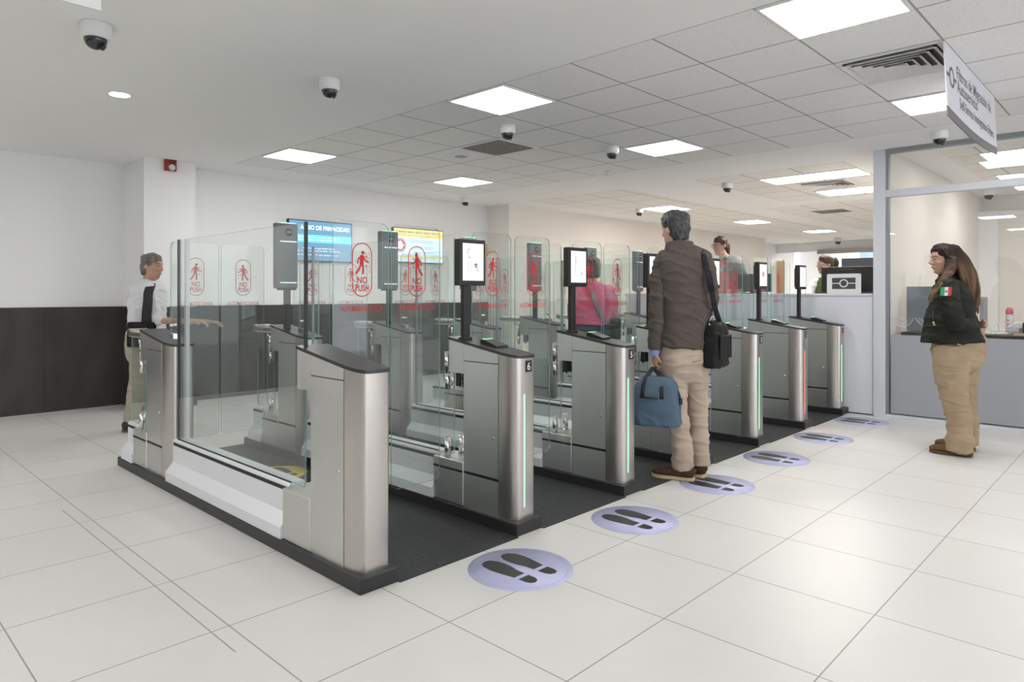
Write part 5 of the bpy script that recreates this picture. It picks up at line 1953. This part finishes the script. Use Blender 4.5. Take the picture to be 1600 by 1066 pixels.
# ---- generic figure for the people further away ----------------------------------------
def figure(F, label, facing, hface, hc, neck, sh, torso, arms, hip, legs, mats, folds_seed, skin=SKIN, hs=1.0, vox=0.009, shoes=True, hands=None, z0=0.0):
    p = F.p
    fc = V((*facing, 0)).normalized()
    ri = V((fc.y, -fc.x, 0))
    bm = bmesh.new()
    at = head_shape(bm, hc, hface, hs)
    limb(bm, [(neck + V((0, 0, -0.05)), 0.056, 0.056), (neck, 0.050, 0.052), (neck.lerp(V(hc), 0.6), 0.050, 0.056)], ri)
    limb(bm, [(c, a * 0.75, b * 0.72) for c, a, b in torso], ri)
    for k, a in enumerate(arms):
        limb(bm, [(q, r * 0.62, r * 0.62) for q, r in a], V((0.2, 0.1, 1)))
        d = (a[-1][0] - a[-2][0]).normalized()
        nrm = V((0, 0, -1)) if abs(d.z) < 0.7 else V((fc.x, fc.y, 0))
        hand_shape(bm, a[-1][0] + d * 0.01, d, nrm, 0.95, 0.4, 1 if k else -1)
    for l in legs:
        limb(bm, [(q, a * 0.6, b * 0.6) for q, a, b in l], ri)
    o = add_mesh('person', blend_mesh(bm, vox, 3), skin)
    F.place(o)
    tag(o, label, 'person')
    bm = bmesh.new()
    loft(bm, torso, ri, 26, power=2.3)
    nck = torso[0][0]
    for a in arms:
        cut = mats.get('sleeve', len(a))
        aa = a[:cut]
        limb(bm, aa if len(aa[0]) == 3 else [(q, r, r) for q, r in aa], V((0.2, 0.1, 1)))
    add_mesh(mats['top_name'], blend_mesh(bm, 0.010, 3, (0.008, 7, 13, folds_seed)), mats['top'], o)
    bm = bmesh.new()
    loft(bm, capsule_rings(hip), ri, 22, power=2.3)
    for l in legs:
        loft(bm, capsule_rings(l)[:-3], ri, 18)
    add_mesh('trousers', blend_mesh(bm, 0.010, 3, (0.007, 6, 13, folds_seed + 1)), mats['bottom'], o)
    if shoes:
        for l in legs:
            q = l[-1][0]
            h = V((q.x, q.y, z0)) - fc * 0.07
            shoe('shoe', o, h, h + fc * 0.27, mats['shoe'], M_SOLEB)
    return o, at, ri, fc


def hair_cap(at, ri, rings, m, parent, seed, vox=0.008, extra=None):
    bm = bmesh.new()
    loft(bm, [(at(0, b, z), w, d) for z, b, w, d in rings], ri, 20)
    if extra:
        for e in extra:
            limb(bm, e, ri, 12)
    return add_mesh('hair', blend_mesh(bm, vox, 2, (0.005, 24, 14, seed)), m, parent)


SHORT = [(-0.085, -0.052, 0.054, 0.036), (-0.05, -0.044, 0.070, 0.056), (-0.02, -0.036, 0.077, 0.066), (0.01, -0.028, 0.081, 0.076), (0.04, -0.016, 0.084, 0.090), (0.075, -0.004, 0.084, 0.099), (0.105, -0.002, 0.066, 0.082), (0.130, -0.004, 0.026, 0.032)]

# 3. traveller in pink inside the lane
F = Fig(925, 6.52)
p = F.p
S_ = lambda q, r: (q, r)
hc = p(923, 421, 0.02)
o, at, ri, fc = figure(
    F, 'traveller in a pink top and dark jeans seen from behind inside a gate lane', (-0.35, 0.94), (-0.45, 0.89), hc, p(924, 440), None,
    [(p(924, 441), 0.075, 0.07), (p(924, 447), 0.13, 0.09), (p(925, 454), 0.175, 0.11), (p(926, 470), 0.185, 0.125), (p(926, 488), 0.178, 0.125), (p(926, 507), 0.190, 0.140)],
    [[(p(902, 455), 0.062), (p(895, 478, 0.0), 0.055), (p(894, 495, 0.06), 0.050), (p(897, 500, 0.20), 0.042)],
     [(p(950, 455), 0.062), (p(957, 478, 0.0), 0.055), (p(958, 496, 0.05), 0.050), (p(954, 500, 0.20), 0.042)]],
    [(p(925, 500), 0.165, 0.125), (p(925, 515), 0.18, 0.14), (p(925, 530), 0.175, 0.135)],
    [[(p(912, 530), 0.09, 0.11), (p(912, 580, 0.02), 0.075, 0.08), (p(913, 655, 0.0), 0.058, 0.065)],
     [(p(940, 530), 0.09, 0.11), (p(940, 580, 0.06), 0.075, 0.08), (p(940, 650, 0.08), 0.058, 0.065)]],
    dict(top=cloth('pink_cotton', (0.60, 0.10, 0.20), (0.70, 0.15, 0.26), 0.85, 10, 260, 0.2), top_name='pink_top', bottom=cloth('navy_denim', (0.025, 0.032, 0.05), (0.045, 0.055, 0.08), 0.8), shoe=M_BLACK), 21)
hair_cap(at, ri, SHORT, hair_mat('black_hair', (0.018, 0.017, 0.017), (0.06, 0.057, 0.056), 50), o, 22)
t = thing('crossbody_strap', 'grey bag strap across the back of the traveller in pink', 'bag strap', tuple(F.base), TH - PI / 2)
bm = bmesh.new()
ribbon(bm, [p(914, 446, 0.05), p(918, 445, -0.03), p(922, 450, -0.13), p(929, 468, -0.155), p(936, 485, -0.155), p(943, 500, -0.13), p(951, 506, -0.05)], 0.022, 0.004, V((0.8, 0.1, 0.6)))
link_mesh('webbing', bm, cloth('grey_webbing', (0.20, 0.20, 0.21), (0.28, 0.28, 0.29), 0.7), t, smooth=True)
boxo('pouch', (0.165, 0.265, -0.10, 0.10, 0.86, 1.06), M_BLKF, t, 0.02)

# 4. colleague with the red vest behind the counter
F = Fig(1130, 9.0)
p = F.p
hc = p(1125.5, 384.5, 0.0)
M_TEALS = cloth('slate_shirt', (0.10, 0.13, 0.14), (0.15, 0.18, 0.19), 0.8)
o, at, ri, fc = figure(
    F, 'man with glasses and ponytail in a red vest standing behind the counter', (-0.80, -0.60), (-0.93, -0.36, -0.06), hc, p(1130, 401), None,
    [(p(1133, 402), 0.08, 0.075), (p(1135, 407), 0.15, 0.10), (p(1136, 415), 0.195, 0.12), (p(1137, 435), 0.205, 0.135), (p(1137, 460), 0.195, 0.135), (p(1137, 490), 0.20, 0.14)],
    [[(p(1155, 414, -0.08), 0.062), (p(1163, 438, -0.06), 0.055), (p(1160, 462, -0.10), 0.05), (p(1146, 470, -0.24), 0.042)],
     [(p(1119, 412, 0.12), 0.062), (p(1112, 440, 0.14), 0.055), (p(1110, 462, 0.05), 0.05), (p(1116, 470, -0.12), 0.042)]],
    [(p(1137, 480), 0.175, 0.125), (p(1137, 500), 0.18, 0.135), (p(1137, 515), 0.17, 0.13)],
    [[(p(1127, 515, 0.06), 0.085, 0.10), (p(1127, 550, 0.06), 0.07, 0.075), (p(1127, 577, 0.06), 0.058, 0.062)],
     [(p(1147, 515, -0.06), 0.085, 0.10), (p(1147, 550, -0.06), 0.07, 0.075), (p(1147, 577, -0.06), 0.058, 0.062)]],
    dict(top=M_TEALS, top_name='shirt', bottom=cloth('dark_trousers', (0.03, 0.03, 0.035), (0.05, 0.05, 0.055)), shoe=M_BLACK), 31, z0=0.2)
M_HB = hair_mat('dark_brown_hair', (0.022, 0.013, 0.009), (0.085, 0.048, 0.028), 40)
hair_cap(at, ri, SHORT[1:], M_HB, o, 32, extra=[[(at(0, -0.085, 0.04), 0.032, 0.03), (at(0.0, -0.115, 0.0), 0.030, 0.028), (at(0.0, -0.118, -0.06), 0.028, 0.026), (at(0.0, -0.112, -0.12), 0.018, 0.016)]])
face_details(o, at, 1.0, M_HB, mat('dark_wire', (0.05, 0.05, 0.055), 0.3, 0.7))
bm = bmesh.new()
for cx, dv, sg in ((1141.5, -0.128, 1),):
    pass
vr = [(p(1134.5, 406), 0.115, 0.100), (p(1136, 414), 0.165, 0.134), (p(1137, 435), 0.185, 0.150), (p(1137, 460), 0.190, 0.150), (p(1137, 492), 0.200, 0.155)]
loft(bm, vr, ri, 26, power=2.3)
for v in list(bm.verts):
    pass
M_VEST = cloth('red_vest', (0.50, 0.035, 0.035), (0.60, 0.06, 0.055), 0.75, 12)
vst = add_mesh('vest', blend_mesh(bm, 0.010, 2), M_VEST, o)
bm = bmesh.new()
loft(bm, [(p(1136.4, 418), 0.178, 0.143), (p(1136.6, 424), 0.182, 0.147)], ri, 26, power=2.3, cap=False)
r_ = bmesh.ops.solidify(bm, geom=bm.faces[:], thickness=-0.006)
link_mesh('reflective_band', bm, mat('reflective_grey', (0.60, 0.60, 0.61), 0.4), vst)

# 5. officer behind the counter with the green vest
F = Fig(1292, 8.62)
p = F.p
hc = p(1289, 414, 0.0)
o, at, ri, fc = figure(
    F, 'woman with glasses and hair tied up in a green vest behind the white counter', (-0.82, -0.57), (-0.98, -0.18, 0.03), hc, p(1294, 431), None,
    [(p(1294, 432), 0.075, 0.07), (p(1294, 437), 0.13, 0.09), (p(1293, 444), 0.175, 0.115), (p(1292, 460), 0.185, 0.135), (p(1292, 485), 0.17, 0.13), (p(1292, 505), 0.18, 0.14)],
    [[(p(1310, 444, -0.08), 0.058), (p(1314, 468, -0.05), 0.052), (p(1306, 480, -0.15), 0.045), (p(1296, 478, -0.28), 0.040)],
     [(p(1274, 442, 0.06), 0.058), (p(1265, 458, 0.02), 0.056), (p(1262, 467, -0.06), 0.050), (p(1262, 462, -0.20), 0.040)]],
    [(p(1292, 498), 0.165, 0.125), (p(1292, 513), 0.18, 0.14), (p(1292, 525), 0.17, 0.13)],
    [[(p(1283, 525, 0.05), 0.085, 0.10), (p(1283, 555, 0.05), 0.07, 0.075), (p(1283, 583, 0.05), 0.058, 0.062)],
     [(p(1301, 525, -0.05), 0.085, 0.10), (p(1301, 555, -0.05), 0.07, 0.075), (p(1301, 583, -0.05), 0.058, 0.062)]],
    dict(top=cloth('white_shirt', (0.70, 0.69, 0.70), (0.76, 0.75, 0.76), 0.8), top_name='shirt', bottom=cloth('dark_trousers', (0.03, 0.03, 0.035), (0.05, 0.05, 0.055)), shoe=M_BLACK), 41, hs=0.97, z0=0.2)
hair_cap(at, ri, SHORT, M_HB, o, 42, extra=[[(at(0, -0.085, 0.055), 0.04, 0.04), (at(0.0, -0.125, 0.06), 0.055, 0.05), (at(0.0, -0.150, 0.02), 0.048, 0.042), (at(0.0, -0.155, -0.04), 0.03, 0.028)]])
face_details(o, at, 0.97, M_HB, mat('pale_wire', (0.62, 0.58, 0.55), 0.25, 0.8), mat('red_lips', (0.45, 0.06, 0.07), 0.4))
bm = bmesh.new()
loft(bm, [(p(1294, 434), 0.10, 0.085), (p(1293.5, 441), 0.150, 0.124), (p(1292.5, 455), 0.172, 0.148), (p(1292, 480), 0.180, 0.146), (p(1292, 506), 0.188, 0.150)], ri, 26, power=2.3)
add_mesh('vest', blend_mesh(bm, 0.010, 2, (0.004, 8, 12, 44)), cloth('green_vest', (0.075, 0.105, 0.030), (0.115, 0.15, 0.05), 0.8, 12), o)

# 6. walking man at the far left
F = Fig(238, 6.45)
p = F.p
hc = p(237, 417, 0.0)
o, at, ri, fc = figure(
    F, 'man in a white shirt and beige trousers walking behind the left end of the gates', (0.96, -0.15), (0.97, -0.12, -0.04), hc, p(233, 437), None,
    [(p(233, 437), 0.08, 0.075), (p(232, 443), 0.15, 0.10), (p(232, 451), 0.195, 0.12), (p(231, 472), 0.20, 0.135), (p(230, 500), 0.18, 0.135), (p(228, 528), 0.185, 0.145)],
    [[(p(231, 452, -0.19), 0.066), (p(236, 478, -0.21), 0.060), (p(247, 501, -0.20), 0.052), (p(283, 503, -0.18), 0.044), (p(300, 503, -0.17), 0.04)],
     [(p(233, 452, 0.19), 0.066), (p(238, 478, 0.21), 0.060), (p(252, 500, 0.20), 0.052), (p(296, 502, 0.16), 0.044), (p(325, 503, 0.14), 0.04)]],
    [(p(227, 518), 0.165, 0.135), (p(226, 536), 0.175, 0.15), (p(226, 552), 0.165, 0.14)],
    [[(p(222, 552, -0.08), 0.085, 0.11), (p(216, 600, -0.08), 0.072, 0.085), (p(204, 659, -0.08), 0.058, 0.066)],
     [(p(231, 552, 0.08), 0.085, 0.11), (p(244, 600, 0.08), 0.072, 0.085), (p(254, 653, 0.08), 0.058, 0.066)]],
    dict(top=cloth('pale_shirt', (0.68, 0.69, 0.71), (0.74, 0.75, 0.77), 0.8), top_name='shirt', sleeve=3, bottom=cloth('stone_trousers', (0.36, 0.32, 0.25), (0.42, 0.38, 0.30), 0.85), shoe=M_BLACK), 51)
hair_cap(at, ri, SHORT, hair_mat('grey_brown_hair', (0.09, 0.08, 0.07), (0.22, 0.20, 0.18), 50), o, 52)
face_details(o, at, 1.0)
t = thing('messenger_bag', 'black strap and bag worn by the walking man at the far left', 'bag', tuple(F.base), TH - PI / 2)
bm = bmesh.new()
ribbon(bm, [p(238, 444, 0.10), p(236, 443, -0.02), p(234.5, 449, -0.245), p(231.5, 458, -0.290), p(231, 470, -0.300), p(229, 490, -0.290), p(228, 514, -0.24)], 0.042, 0.006, V((1, 0.1, 0)))
link_mesh('strap', bm, M_STRAP, t, smooth=True)
q = p(227, 522, -0.225)
boxo('bag_body', (q.x - 0.15, q.x + 0.10, q.y - 0.05, q.y + 0.02, q.z - 0.12, q.z + 0.11), M_BLKF, t, 0.02)

# ------------------------------------------------------------------ world and view
w = bpy.data.worlds.new('world')
w.use_nodes = True
w.node_tree.nodes['Background'].inputs['Color'].default_value = (0.9, 0.93, 1.0, 1)
w.node_tree.nodes['Background'].inputs['Strength'].default_value = 1.3  # fill entering by the open front, added to lift ceiling and walls
scene.world = w
scene.view_settings.view_transform = 'Standard'
scene.view_settings.look = 'None'
scene.view_settings.gamma = 1.0
scene.view_settings.use_curve_mapping = False
scene.view_settings.exposure = 0.80
scene.cycles.transparent_max_bounces = 64
scene.cycles.max_bounces = 10
